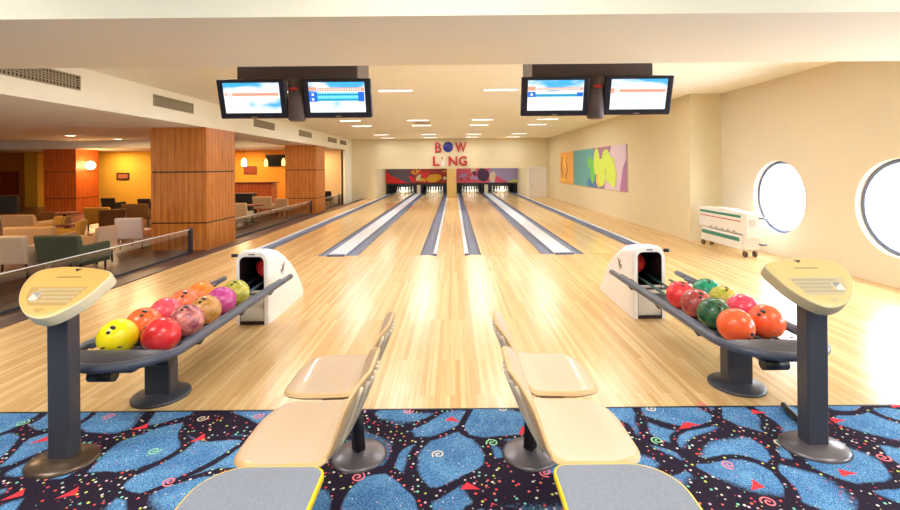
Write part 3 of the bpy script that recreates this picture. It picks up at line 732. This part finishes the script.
    for x in (-.1, 0, .1):
        b = bm_new(); lathe(b, [(0, .004), (.012, .003), (.014, 0)], 12); obj('lid_button', b, M['darker'], ld, loc=(x, y1-.115, .474-.035*(x/.275)**2-.005))
    b = bm_new(); box(b, -.14, .14, y1-.2, y1-.11, .345, .42); obj('drive_box', b, M['dark'], t, bevel=.03)
    b = bm_new(); box(b, -.085, .085, -1.41, -1.31, .02, .34); ped = obj('pedestal', b, M['post'], t, bevel=.012)
    b = bm_new(); lathe(b, [(0, 0), (.175, 0), (.175, .012), (.16, .022), (.05, .035), (0, .036)], 40, c=(0, -1.36, 0)); obj('base_plate', b, M['dark'], ped)
    for k, (x, y) in enumerate(((.15, -1.60), (-.05, -1.80))):
        b = bm_new(); tube(b, [(x-.07, y, .335), (x+.07, y, .335)], .034, 16); obj('drive_motor', b, M['darker'], t)
    b = bm_new(); lathe(b, [(0, 0), (.14, 0), (.14, .012), (.12, .02), (0, .02)], 32, c=(0, .35, 0)); obj('hood_base', b, M['dark'], t)
    return t
CXL, CXR = -1.955, 1.915
YHL, YHR = F/103.7, F/102
ball_return(CXL, YHL, 1, 'white hooded ball return with grey oval rack beside the leftmost lane side', M['bluerail'])
ball_return(CXR, YHR, -1, 'white hooded ball return with grey oval rack on the window side', M['rail_green'])
def holes_obj(o, r, th, ph):
    """three finger holes around direction (th azimuth, ph elevation)"""
    d = Vector((math.cos(ph)*math.cos(th), math.cos(ph)*math.sin(th), math.sin(ph)))
    q = d.to_track_quat('Z', 'Y')
    for a, rr in ((.0, .13), (.9, .13), (3.6, .19)):
        v = q @ Vector((math.sin(rr)*math.cos(a+.6), math.sin(rr)*math.sin(a+.6), math.cos(rr)))
        b = bm_new(); lathe(b, [(0, .0012), (.0115, .0008), (.0115, -.004), (0, -.004)], 14)
        h = obj('finger_hole', b, M['darker'], o, loc=tuple(v*r)); h.rotation_mode = 'QUATERNION'; h.rotation_quaternion = v.to_track_quat('Z', 'Y')
def ball(x, y, z, m, label, th=-1.4, ph=.9, holes=True):
    b = bm_new(); bmesh.ops.create_uvsphere(b, u_segments=48, v_segments=28, radius=.108)
    o = obj('bowling_ball', b, m, smooth=True, loc=(x, y, z)); tag(o, label, 'bowling ball', 'bowling balls')
    if holes: holes_obj(o, .108, th, ph)
ZB = .475; c = srgb
ball(-2.075, 2.80, ZB, ball_mat('yellow_ball', c(240, 224, 0), c(250, 232, 30)), 'yellow bowling ball, nearest in the outer row of the left rack', -1.35, .75)
ball(-1.82, 2.82, ZB, ball_mat('red_ball', c(222, 32, 44), c(232, 60, 62)), 'bright red bowling ball, nearest in the inner row of the left rack', -2.6, .55)
ball(-2.07, 3.03, ZB, ball_mat('orange_ball', c(240, 90, 40), c(250, 120, 60)), 'orange bowling ball right behind the yellow one', -1.0, 1.0)
ball(-1.82, 3.09, ZB, ball_mat('mauve_ball', c(140, 60, 84), c(226, 150, 136), scale=14), 'mauve marbled bowling ball behind the bright red ball', -1.4, 1.2)
ball(-2.07, 3.26, ZB, ball_mat('rose_ball', c(232, 68, 92), c(240, 96, 112)), 'rose pink bowling ball beside the mauve marbled one', -1.4, 1.5, False)
ball(-1.82, 3.32, ZB, ball_mat('amber_ball', c(176, 120, 50), c(214, 160, 96), scale=14), 'amber brown marbled bowling ball in the left rack', -1.4, 1.0)
ball(-2.07, 3.49, ZB, ball_mat('coral_ball', c(240, 104, 66), c(250, 140, 90)), 'coral bowling ball, fourth back in the outer left row', -1.1, .95)
ball(-1.82, 3.55, ZB, ball_mat('magenta_ball', c(176, 50, 130), c(206, 90, 160)), 'magenta purple bowling ball in the left rack', -1.4, 1.2, False)
ball(-2.07, 3.72, ZB, ball_mat('tangerine_ball', c(240, 120, 40), c(250, 150, 60)), 'tangerine bowling ball, farthest in the outer left row', -1.4, 1.3, False)
ball(-1.82, 3.78, ZB, ball_mat('olive_ball', c(150, 150, 40), c(206, 200, 90), scale=14), 'olive green bowling ball nearest the left hood', -1.4, 1.1)
ball(1.79, 2.90, ZB, ball_mat('bright_orange_ball', c(250, 92, 40), c(252, 106, 54)), 'bright orange bowling ball, nearest in the inner row of the right rack', -1.2, -.3)
ball(2.04, 2.98, ZB, ball_mat('orange_red_ball', c(244, 84, 44), c(252, 110, 60)), 'orange red bowling ball with finger holes turned aisle side', -2.5, .75)
ball(1.79, 3.14, ZB, ball_mat('dark_green_ball', c(18, 70, 52), c(60, 110, 60), scale=12), 'dark green marbled bowling ball in the right rack', -1.6, .8)
ball(2.04, 3.22, ZB, ball_mat('crimson_pink_ball', c(224, 44, 80), c(236, 80, 104)), 'crimson pink bowling ball in the outer row of the right rack', -1.6, 1.4, False)
ball(1.79, 3.37, ZB, ball_mat('maroon_ball', c(150, 50, 50), c(190, 90, 80), scale=12), 'maroon marbled bowling ball in the right rack', -1.6, .9)
ball(2.04, 3.45, ZB, ball_mat('lime_ball', c(140, 160, 40), c(220, 190, 80), scale=12), 'lime and gold marbled bowling ball in the right rack', -1.6, 1.2)
ball(1.79, 3.60, ZB, ball_mat('cherry_ball', c(226, 40, 52), c(236, 66, 70)), 'cherry red bowling ball, farthest in the inner right row', -1.6, 1.2)
ball(2.04, 3.68, ZB, ball_mat('emerald_ball', c(0, 132, 96), c(10, 150, 110)), 'emerald green bowling ball, farthest in the outer right row', -1.6, 1.2)
ball(CXL+.03, YHL+.30, .49, ball_mat('hood_ball', c(214, 30, 40), c(224, 60, 60)), 'red bowling ball inside the mouth of the left hood', holes=False)
ball(CXR-.03, YHR+.30, .49, ball_mat('hood_ball_two', c(206, 30, 40), c(224, 60, 60)), 'red bowling ball inside the mouth of the right hood', holes=False)

# ================================================================ SCORING CONSOLES
def console(x, y, s, label, mh, mk_, mbase, postm):
    """s=+1: right unit, pointed corner of the keypad towards -x"""
    t = thing('scoring_console', label, 'scoring console', (x, y, 0), 0, 'scoring consoles')
    b = bm_new(); box(b, -.055, .055, -.03, .05, .02, .84); post = obj('post', b, postm, t, bevel=.008)
    b = bm_new(); lathe(b, [(0, 0), (.165, 0), (.17, .008), (.155, .022), (.06, .035), (0, .036)], 48, sx=1, sy=.82); obj('base_plate', b, mbase, t)
    # keypad outline in plane coords (u right, v up the slope)
    ol = [(-.195, .118), (-.13, .15), (-.03, .166), (.08, .172), (.16, .163), (.213, .14), (.226, .09), (.215, .03), (.175, -.04), (.115, -.10), (.06, -.133), (0, -.15), (-.05, -.143), (-.10, -.105), (-.15, -.04), (-.18, .04)]
    # smooth closed Catmull-Rom, keep the pointed left corner
    N = len(ol); pts = []
    for i in range(N):
        p0, p1, p2, p3 = ol[i-1], ol[i], ol[(i+1) % N], ol[(i+2) % N]
        for k in range(4):
            q = k/4
            pts.append(tuple(.5*((2*p1[a])+(-p0[a]+p2[a])*q+(2*p0[a]-5*p1[a]+4*p2[a]-p3[a])*q*q+(-p0[a]+3*p1[a]-3*p2[a]+p3[a])*q**3) for a in (0, 1)))
    pts = [(s*u, v) for u, v in pts]
    if s < 0: pts = pts[::-1]
    tilt = math.radians(37); z0 = .885; off = -.05
    def fn(u, v, d): return (s*.0+u-s*.03, off+v*math.cos(tilt)+d*math.sin(tilt), z0+v*math.sin(tilt)-d*math.cos(tilt))
    b = bm_new(); sheet(b, pts, fn, .065, 5, edge_r=.006, mi_edge=1); head = obj('keypad_head', b, [mh, M['headr'] if s < 0 else M['keysR']], t)
    bb = bm_new()
    def Q(u0, u1, v0, v1, d, mi): quad(bb, fn(s*u0, v0, d), fn(s*u1, v0, d), fn(s*u1, v1, d), fn(s*u0, v1, d), mi)
    # key area
    ka = [(-.10, .03), (.14, .03), (.165, .0), (.165, -.055), (.15, -.075), (.045, -.075)]
    ka = [(-.125, .036), (.165, .036), (.165, .02), (.145, -.03), (.10, -.076), (-.08, -.076)]
    poly(bb, [fn(s*u, v, -.0008) for u, v in ka], 0)
    for r in range(4):
        for k in range(14):
            u = -.108+r*.008+k*.0165; v = .028-r*.024
            if u > .148-r*.016: continue
            if .07 < u < .13 and r in (1, 2): continue
            Q(u, u+.0125, v-.014, v, -.0016, 1)
    Q(.085, .128, -.045, .006, -.002, 2)
    for q in range(3): Q(.09+q*.013, .097+q*.013, -.025+q*.008, .004, -.0026, 3)
    obj('key_panel', bb, [mk_, M['keysR'] if s < 0 else M['vent'], M['offw'], M['dark']], head, recalc=False)
    bb = bm_new(); Q(-.05, .08, .098, .102, -.0012, 0); Q(-.005, .0, .098, .1015, -.0016, 0)
    poly(bb, [fn(s*u, v, -.0012) for u, v in ((-.02, .155), (.02, .155), (.0, .135))], 0)
    obj('printed_marks', bb, M['band'], head, recalc=False)
    bb = bm_new(); poly(bb, [fn(s*u, v, -.0013) for u, v in ((.0, -.093), (.06, -.093), (.045, -.112), (.025, -.118))], 0)
    obj('lower_badge', bb, mk_, head, recalc=False)
console(-2.025, 2.345, -1, 'mustard yellow scoring keypad console on dark post beside the left rack', M['head'], M['keys'], M['bronze'], M['post'])
console(1.895, 2.405, 1, 'sand coloured scoring keypad console on dark post beside the right rack', M['headR'], M['keysR'], M['basegrey'], M['post'])
b = bm_new(); tube(b, [(2.02, 2.80, .024), (1.995, 2.72, .024), (1.98, 2.64, .024), (1.98, 2.58, .024)], [.017, .02, .018, .02], 12)
o = obj('black_rod', b, M['darker']); tag(o, 'short black rod lying on the carpet beside the right console base', 'rod')

# ================================================================ BEAM SEATING
def seating(cx, s, label, mt):
    """s=-1: seats face -x (left unit); s=+1 mirrored. x measured from backrest foot"""
    t = thing('beam_seating', label, 'seating', (cx, 0, 0), 0, 'seat rows on the carpet edge')
    ys = (2.34, 1.835, 1.36); D0 = .385; Wd0 = .465
    b = bm_new(); box(b, s*.16-.03, s*.16+.03, 1.05, 2.5, .33, .39); beam = obj('beam', b, M['darker'], t, bevel=.006)
    for y, lean in ((2.37, 0), (1.42, 0)):
        b = bm_new()
        tube(b, [(s*.05, y, .02), (s*.06, y, .2), (s*.14, y, .34)], [.035, .035, .03], 4); p = obj('pedestal', b, M['darker'], t)
        b = bm_new(); lathe(b, [(0, 0), (.14, 0), (.145, .008), (.13, .018), (.05, .035), (0, .04)], 40, c=(s*.05, y, 0)); obj('base_disc', b, M['basegrey'], p)
    for k, y in enumerate(ys):
        grey = k == 2; D = .42 if grey else (D0 if s < 0 else .365); Wd = .50 if grey else Wd0
        ol = [(u, v) for u, v in rrect(D, Wd, (.15, .15, .05, .05), 8)]
        def fn(u, v, d, y=y, g=grey, D=D, Wd=Wd):
            q = (u+D/2)/D   # 0 at back, 1 at front
            z = .452 - .012*math.cos(q*2*PI)*0 - (0 if g else .03*max(0, q-.72)**2/.08) + (0 if g else .02*max(0, .18-q)/.18) - (0 if g else .010*(1-(2*v/Wd)**2)*math.sin(PI*q))
            return (s*(u+D/2+.0), y+v, z-d)
        b = bm_new(); sheet(b, ol if s > 0 else ol[::-1], fn, .028 if not grey else .03, 8, mi_edge=1, edge_r=.009 if grey else None)
        st = obj('seat', b, [M['grey_fab'], M['yel_edge']] if grey else [mt, M['tanr']], t)
        if grey: st['label'] = 'flat grey seat with yellow edge'
        b = bm_new(); box(b, s*.16-.10, s*.16+.10, y-.10, y+.10, .388, .425); obj('seat_bracket', b, M['darker'], t)
        if grey: continue
        Hb = .285
        ol = rrect(Wd-.02, Hb, (.05, .12, .12, .05), 8)
        def fb(u, v, d, y=y):
            q = (v+Hb/2)/Hb
            x = -.03-.085*q-.02*q*q+.065*(2*u/Wd)**2*(.45+.55*q)+.03*(1-q)**4
            return (s*(x-d), y+u, .445+Hb*q)
        b = bm_new(); sheet(b, ol, fb, .016, 8, mi_edge=1)
        bk = obj('backrest', b, [mt, M['tanr']], t)
        b = bm_new()   # raised ribs on the rear face of the backrest
        for i in range(8):
            u = -.16+i*.32/7
            pr = [fb(u, -Hb/2+.012+(Hb-.05)*j/6, .019) for j in range(7)]
            tube(b, pr, .009, 6)
        obj('rear_ribs', b, M['rib'], bk)
    return t
seating(-.455, -1, 'row of seats facing the left wall, tan shells and a grey seat', M['tan'])
seating(.335, 1, 'row of seats facing the window wall, pale beige shells and a grey seat', M['beige'])

# ================================================================ MURAL
y0, y1, z0, z1 = F/37.1, F/22.96, .80, 2.10
mm = [cm('mural_orange', 238, 176, 84), cm('mural_teal', 104, 170, 172), cm('mural_purple', 164, 116, 146), cm('mural_lilac', 220, 200, 214), cm('mural_lime', 206, 232, 90), cm('mural_green', 120, 200, 90),
      cm('mural_brown', 120, 60, 50), cm('mural_violet', 176, 120, 170), cm('mural_amber', 250, 200, 80), cm('mural_blue', 70, 120, 170)]
for e_ in mm: e_.node_tree.nodes['Principled BSDF'].inputs['Roughness'].default_value = .7
b = bm_new(); xb_ = 4.66; box(b, xb_, 4.7, y0, y1, z0, z1, 3); xx = [xb_-.0005]; LY = y1-y0
def mp_(pts, mi):
    xx[0] -= .0007; poly(b, [(xx[0], y1-u*LY, z1-v*(z1-z0)) for u, v in pts], mi)
def pxu(px):   # mural position from the distance along the wall
    return (y1 - F/((px-453.5)/4.7))/LY
U = lambda z: pxu(555+z/8.494)
mp_([(0, 0), (U(165), 0), (U(165), 1), (0, 1)], 0)
mp_([(U(165), 0), (U(350), 0), (U(350), 1), (U(165), 1)], 1)
mp_([(U(340), 0), (U(490), 0), (U(450), .45), (U(430), 1), (U(330), 1)], 2)
mp_([(U(590), .5), (1, .3), (1, 1), (U(560), 1)], 7)
mp_([(U(280), .85), (U(350), .6), (U(420), .75), (U(410), 1), (U(290), 1)], 9)
def mell(zx, v, ru, rv, mi, tilt=0, n=24):
    cu = U(zx); mp_([(cu+ru*math.cos(a)*math.cos(tilt)-rv*math.sin(a)*math.sin(tilt)*.5, v+rv*math.sin(a)*math.cos(tilt)+ru*math.cos(a)*math.sin(tilt)) for a in [2*PI*i/n for i in range(n)]], mi)
mell(305, .36, .035, .16, 5); mell(330, .6, .035, .3, 5); mell(365, .35, .04, .34, 4); mell(400, .62, .055, .34, 4); mell(385, .8, .04, .18, 8); mell(445, .3, .05, .24, 4); mell(480, .55, .05, .3, 4, .1); mell(505, .68, .04, .26, 4); mell(410, .72, .045, .22, 4)
mell(95, .3, .04, .2, 8); mell(75, .85, .05, .12, 8)
for zx in (70, 110):
    p = [(U(zx)+.018*math.sin(k*1.2+zx), .15+k*.1) for k in range(8)]
    mp_([(u-.006, v) for u, v in p]+[(u+.006, v) for u, v in p[::-1]], 6)
o = obj('wall_mural', b, mm, recalc=False); tag(o, 'long abstract mural board in orange, teal, lime and lilac on the right wall', 'mural')

# ================================================================ LANE MACHINE
t = thing('lane_machine', 'white wheeled machine with green and red stripes beside the round window', 'lane machine', (4.84, 8.06, 0), math.radians(0))
M['mach'] = mat('machine_white', srgb(226, 226, 222), .4); M['gstripe'] = mat('green_stripe', srgb(40, 130, 110), .4); M['rstripe'] = mat('red_stripe', srgb(190, 70, 66), .4)
b = bm_new(); box(b, -.14, .08, -.66, .68, .36, .72); up = obj('upper_housing', b, M['mach'], t, bevel=.02)
b = bm_new(); box(b, -.13, .06, -.62, .62, .10, .345); lo = obj('lower_housing', b, M['mach'], t, bevel=.015)
b = bm_new(); box(b, -.144, -.14, -.6, .62, .63, .67); obj('green_stripe', b, M['gstripe'], up)
b = bm_new(); box(b, -.144, -.14, -.6, .62, .565, .58); obj('red_stripe', b, M['rstripe'], up)
b = bm_new(); box(b, -.134, -.13, -.55, .58, .235, .30); obj('green_stripe', b, M['gstripe'], lo)
b = bm_new(); box(b, -.15, .09, -.75, -.66, .30, .72); obj('end_housing', b, M['mach'], t, bevel=.02)
b = bm_new(); box(b, -.12, .1, -.70, -.62, .12, .30); obj('end_frame', b, M['mach'], t, bevel=.01)
for q in range(5):
    b = bm_new(); box(b, -.147, -.139, -.45+q*.17, -.40+q*.17, .385, .40); obj('latch', b, M['bronze'], up)
for x in (-.11, .05):
    for y in (-.66, .58):
        b = bm_new(); tube(b, [(x-.015, y, .05), (x+.015, y, .05)], .05, 18); w_ = obj('wheel', b, M['bronze'], t)
        b = bm_new(); box(b, x-.008, x+.008, y-.02, y+.02, .05, .11); obj('wheel_fork', b, M['chrome'], w_)
for z in (.64, .22):
    b = bm_new(); tube(b, [(.07, -.74, z), (.07, -.79, z), (.15, -.79, z)], .016, 10); obj('handle', b, M['basegrey'], t)
b = bm_new(); box(b, -.09, .05, -.3, .2, .72, .745); obj('top_lid', b, M['white'], t, bevel=.01)
b = bm_new(); box(b, -.10, .0, -.755, -.75, .5, .62); obj('control_plate', b, M['offw'], t)

# ================================================================ COLUMNS
def column(x0, x1, y0, y1, name_l, vm='veneer'):
    t = thing('wood_column', name_l, 'column', ((x0+x1)/2, (y0+y1)/2, -.17), 0, 'wood clad columns'); hx, hy = (x1-x0)/2, (y1-y0)/2
    zt = 2.38+.17; z1_, z2_ = .55, 1.61
    for nm, za, zb, m_ in (('lower_panel', 0, z1_, 'veneer_red'), ('middle_panel', z1_+.03, z2_, 'veneer_red'), ('upper_panel', z2_+.03, zt-.001, 'veneer')):
        b = bm_new(); box(b, -hx, hx, -hy, hy, za, zb); obj(nm, b, M[vm], t)
    for z in (z1_, z2_):
        b = bm_new(); box(b, -hx+.012, hx-.012, -hy+.012, hy-.012, z, z+.03); obj('joint_band', b, M['band'], t)
column(-6.28, -5.121, F/48.2, F/42.7, 'large wood clad column nearest the lanes with two dark joints')
column(-6.28, -5.121, F/26.8, F/25.1, 'wood clad column farther down beside the bar')
column(-16.4, -15.1, F/25, F/23.5, 'wood clad column deep in the lounge carrying the lit globe lamp', 'veneer_red')
b = bm_new(); bmesh.ops.create_uvsphere(b, u_segments=24, v_segments=16, radius=.17)
t = thing('wall_lamp', 'glowing round wall lamp on the deep lounge column', 'wall lamp', (-14.95, 18.75, 1.72))
obj('lamp_globe', b, M['globe'], t, smooth=True); b = bm_new(); tube(b, [(-.15, 0, 0), (-.05, 0, 0)], .05, 12); obj('lamp_arm', b, M['bronze'], t)
def plight(name, loc, p, col, r=.12):
    l = bpy.data.lights.new(name, 'POINT'); l.energy = p; l.color = col; l.shadow_soft_size = r; o = bpy.data.objects.new(name, l); C.objects.link(o); o.location = loc; return o
plight('wall_lamp_bulb', (-14.6, 18.6, 1.72), 60, (1, .55, .2))

# ================================================================ GLASS RAILING
def railing(y0, y1, post_ys, label):
    t = thing('glass_railing', label, 'railing', (-5.3, (y0+y1)/2, -.17), 0, 'glass railings'); c_ = (y0+y1)/2
    b = bm_new(); box(b, -.006, .006, y0-c_, y1-c_, .03, .47); obj('glass_panel', b, M['rglass'], t)
    b = bm_new(); box(b, -.008, .008, y0-c_, y1-c_, .47, .480); obj('top_edge', b, M['cap'], t)
    b = bm_new(); box(b, -.02, .02, y0-c_, y1-c_, 0, .035); obj('bottom_channel', b, M['post'], t)
    for y in post_ys:
        b = bm_new(); box(b, -.035, .035, y-.035-c_, y+.035-c_, 0, .5); obj('post', b, M['post'], t, bevel=.005)
railing(2.95, 9.12, (9.15,), 'low glass railing with dark end post along the lounge, in front of the nearest column')
railing(10.75, 16.9, (10.75, 16.9), 'low glass railing between the two columns by the lanes')
railing(18.2, 22.0, (18.25, 21.0), 'low glass railing beyond the farther column')

# ================================================================ LOUNGE FURNITURE
fab = {k: mat('fabric_'+k, srgb(*v), .9) for k, v in dict(tan=(196, 156, 112), pale=(214, 190, 160), green=(70, 76, 54), brown=(110, 74, 36), mustard=(190, 140, 46), lilac=(232, 222, 226), dark=(44, 32, 26), cream=(206, 180, 140), rose=(206, 170, 140)).items()}
M['leg'] = mat('dark_wood_leg', srgb(52, 30, 20), .5); M['table'] = mat('table_top', srgb(120, 60, 34), .35)
def armchair(px, py, wpx, fabn, rz, label, arms=True, legs='leg', ztop=.5):
    s = (py-167.5)/(H-ztop); x = (px-453.5)/s; y = F/s; W = wpx/s; hw = W/2; Z0 = -.17; hb = ztop+.17
    t = thing('lounge_chair', label, 'lounge chair', (x, y, Z0), rz, 'lounge chairs'); f_ = fab[fabn]; D_ = .6
    # backrest plane at local y=0 facing +y when rz=0
    b = bm_new(); v = box(b, -hw, hw, 0, .11, .22, hb)
    for i in (4, 5, 6, 7): v[i].co.y -= .08
    obj('backrest', b, f_, t, bevel=.03)
    b = bm_new(); box(b, -hw+.05, hw-.05, .1, D_, .22, .38); obj('seat', b, f_, t, bevel=.03)
    if arms:
        for sx in (-1, 1):
            b = bm_new(); box(b, sx*hw-(.08 if sx > 0 else 0), sx*hw+(.08 if sx < 0 else 0), .05, D_-.02, .18, .5); obj('armrest', b, f_, t, bevel=.025)
    for sx in (-1, 1):
        for y_ in (.06, D_-.07):
            b = bm_new(); tube(b, [(sx*(hw-.05), y_, 0), (sx*(hw-.06), y_, .23)], [.014, .02], 8); obj('leg', b, M[legs], t)
    return t
armchair(-4, 232, 58, 'pale', .05, 'pale beige armchair back at the left frame edge behind the glass railing')
armchair(58, 232, 46, 'green', -.05, 'dark green armchair back just behind the glass railing')
armchair(129, 215, 25, 'lilac', .15, 'pale lilac chair with chrome legs just behind the glass railing', False, 'chrome')
armchair(30, 223, 46, 'tan', .1, 'wide tan armchair behind the dark green one')
armchair(106, 223, 20, 'rose', 1.2, 'rose tan armchair turned sideways left of the lilac chair')
armchair(80, 217, 20, 'mustard', 2.0, 'mustard armchair turned sideways in mid lounge')
armchair(18, 211, 32, 'tan', .0, 'tan armchair before the dark television at the far left')
armchair(47, 208, 16, 'brown', .2, 'dark brown armchair under the yellow strip of wall')
armchair(58, 213, 16, 'mustard', 2.6, 'small mustard armchair beside the dark brown one')
armchair(97, 204, 24, 'mustard', .1, 'mustard armchair in front of the deep column')
armchair(112, 206, 22, 'brown', .6, 'brown armchair behind the rose tan one')
armchair(135, 201, 26, 'brown', .0, 'long brown sofa back below the framed picture')
armchair(108, 195, 13, 'dark', .0, 'small dark chair beside the deep column')
armchair(144, 196, 12, 'dark', .0, 'small dark chair touching the near column')
armchair(240, 201, 13, 'cream', .0, 'cream chair next to the near column on the bar side', False)
armchair(262, 195, 19, 'cream', .0, 'wide cream chair back in the middle of the bar seating', False)
armchair(281, 197, 13, 'tan', .0, 'tan chair between the cream bar chairs', False)
armchair(293, 192, 9, 'cream', .0, 'small cream chair just before the farther column', False)
armchair(270, 188, 12, 'dark', .0, 'dark chair in front of the bar counter', False)
armchair(326, 190, 10, 'dark', .0, 'dark low chair beyond the farther column', False)
def table(px, py, r, label, ztop=.38):
    s = (py-167.5)/(H-ztop); x, y = (px-453.5)/s, F/s
    t = thing('lounge_table', label, 'table', (x, y, -.17), 0, 'lounge tables')
    b = bm_new(); lathe(b, [(0, ztop+.14), (r, ztop+.14), (r, ztop+.17), (0, ztop+.17)], 28); obj('table_top', b, M['table'], t)
    b = bm_new(); tube(b, [(0, 0, .02), (0, 0, ztop+.145)], .03, 12); obj('table_post', b, M['leg'], t)
    b = bm_new(); lathe(b, [(0, 0), (r*.6, 0), (r*.58, .02), (0, .025)], 24); obj('table_base', b, M['leg'], t)
table(64, 209, .3, 'round table with dark top in front of the deep column')
table(66, 221, .22, 'small round table between mustard and green armchairs')
table(252, 203, .35, 'round table among the cream bar chairs')
# bar
t = thing('bar_counter', 'red brown wooden bar counter against the orange wall', 'bar counter', (-9.6, 19.3, -.17))
b = bm_new(); box(b, -2.2, 2.0, -.3, .3, 0, 1.08); obj('counter_front', b, M['veneer_red'], t)
b = bm_new(); box(b, -2.3, 2.1, -.38, .36, 1.08, 1.13); obj('counter_top', b, M['table'], t, bevel=.01)
b = bm_new(); box(b, -8.3, -7.35, 16.6, 17.0, -.17, .62); o = obj('service_cabinet', b, M['darker'], bevel=.01); tag(o, 'black cabinet left of the bar counter beside the near column', 'cabinet')
b = bm_new(); box(b, -.5, .5, 0, .04, -.28, .28); t = thing('bar_television', 'black wall television on the orange bar wall', 'television', ((275.5-453.5)/21.3, 21.4, H+8.5/21.3)); t.location.y = 21.455; obj('casing', b, M['darker'], t, bevel=.01)
b = bm_new(); box(b, -.46, .46, -.004, .0, -.24, .24); obj('screen', b, mat('off_screen', srgb(24, 16, 14), .15), t)
def framed(px, py, w_, h_, s, y, label, m1, m2, name='framed_picture', cat='picture'):
    t = thing(name, label, cat, ((px-453.5)/s, y-.03, H-(py-167.5)/s))
    b = bm_new(); box(b, -w_/2, w_/2, 0, .03, -h_/2, h_/2); obj('picture_frame', b, m1, t, bevel=.006)
    b = bm_new(); box(b, -w_/2+.07, w_/2-.07, -.003, .0, -h_/2+.07, h_/2-.07); obj('picture_sheet', b, m2, t)
framed(122.5, 173.5, .60, .34, 21.2, 21.5, 'small framed picture on the yellow lounge wall', M['band'], cm('picture_tan', 160, 100, 60))
framed(250, 168.5, .62, .40, 21.2, 21.5, 'brown framed picture on the orange wall below the pendant', M['table'], cm('picture_brown', 140, 60, 30))
framed(28, 185.5, .42, .9, 21.2, 21.5, 'tall dark framed board near the far left', M['band'], cm('board_dark', 60, 36, 26))
t = thing('red_panel', 'dark red wall panel at the far left of the lounge above the television', 'wall panel', (-21.1, 21.49, .4))
b = bm_new(); box(b, -.9, .55, -.05, 0, 0, 1.1); obj('panel_board', b, mat('dark_red_panel', srgb(120, 34, 14), .6), t)
t = thing('lounge_television', 'black television on a stand at the far left edge of the lounge', 'television', (-15.4, 15.2, -.17))
b = bm_new(); box(b, -.9, .85, -.05, .05, .28, .85); obj('casing', b, M['darker'], t, bevel=.01)
b = bm_new(); box(b, -.5, .5, -.2, .2, 0, .03); box(b, -.05, .05, -.03, .03, .03, .28); obj('stand', b, M['darker'], t)
for k, (px, py, lb) in enumerate(((244, 161, 'white glowing pendant lamp over the bar beside the near column'), (266, 161.5, 'amber pendant lamp left of the bar television'), (283.5, 161, 'amber pendant lamp right of the bar television'))):
    s = 24.0; t = thing('pendant_lamp', lb, 'pendant lamp', ((px-453.5)/s, F/s, H-(py-167.5)/s), 0, 'pendant lamps over the bar')
    b = bm_new(); r = .10 if k == 0 else .075; lathe(b, [(0, -.15), (r, -.14), (r, .06), (r*.6, .15), (0, .2)], 20); obj('lamp_shade', b, M['globe'] if k == 0 else M['amber'], t)
    b = bm_new(); tube(b, [(0, 0, .2), (0, 0, 2.38-(H-(py-167.5)/s))], .006, 6); obj('cord', b, M['darker'], t)
for k, (px, py) in enumerate(((71, 132), (118, 136))):
    s = (167.5-py)/1.2; x, y = (px-453.5)/s, min(F/s, 17.6)
    t = thing('downlight', f'small round downlight in the lounge ceiling, {("farther from", "closer to")[k]} the near column', 'downlight', (x, y, 2.7), 0, 'lounge downlights')
    b = bm_new(); lathe(b, [(.20, 0), (.22, -.015), (.15, -.02), (.15, 0)], 28); obj('trim_ring', b, M['white'], t)
    b = bm_new(); lathe(b, [(0, -.012), (.15, -.012)], 28); obj('lens', b, M['globe'], t)
LL = ('nearest row, lane side', 'nearest row, wall side', 'recess front row, lane side', 'recess front row, middle', 'recess front row, far wall side', 'recess rear row, lane side', 'recess rear row, middle', 'above the bar counter', 'between bar and yellow wall', 'before the yellow end wall', 'before the peach end wall')
# warm fill lamps added in the lounge ceiling to light the lounge
for k, (x, y, z) in enumerate(((-8.5, 6.5, 2.38), (-12.5, 6.5, 2.38), (-8.2, 12.0, 2.7), (-12.5, 12.0, 2.7), (-16, 12.0, 2.7), (-8.2, 16.5, 2.7), (-12.5, 16.5, 2.7), (-9.5, 20.4, 2.38), (-12.2, 20.4, 2.38), (-15.5, 20.6, 2.38), (-6.4, 20.6, 2.38))):
    t = thing('lounge_fill_lamp', f'added warm recessed lamp in the lounge ceiling, number {k+1} of the rows', 'ceiling lamp', (x, y, z), 0, 'added lounge lamps')
    t['label'] = 'added warm square lamp in the lounge ceiling, '+LL[k]
    b = bm_new(); box(b, -.16, .16, -.16, .16, -.012, 0); obj('lamp_trim', b, M['white'], t)
    al = area_lamp('lounge_fill_light', (0, 0, 0),   .3, .3, 75 if k < 7 else 52, (1, .66, .34)); al.parent = t; al.location = (0, 0, -.02)
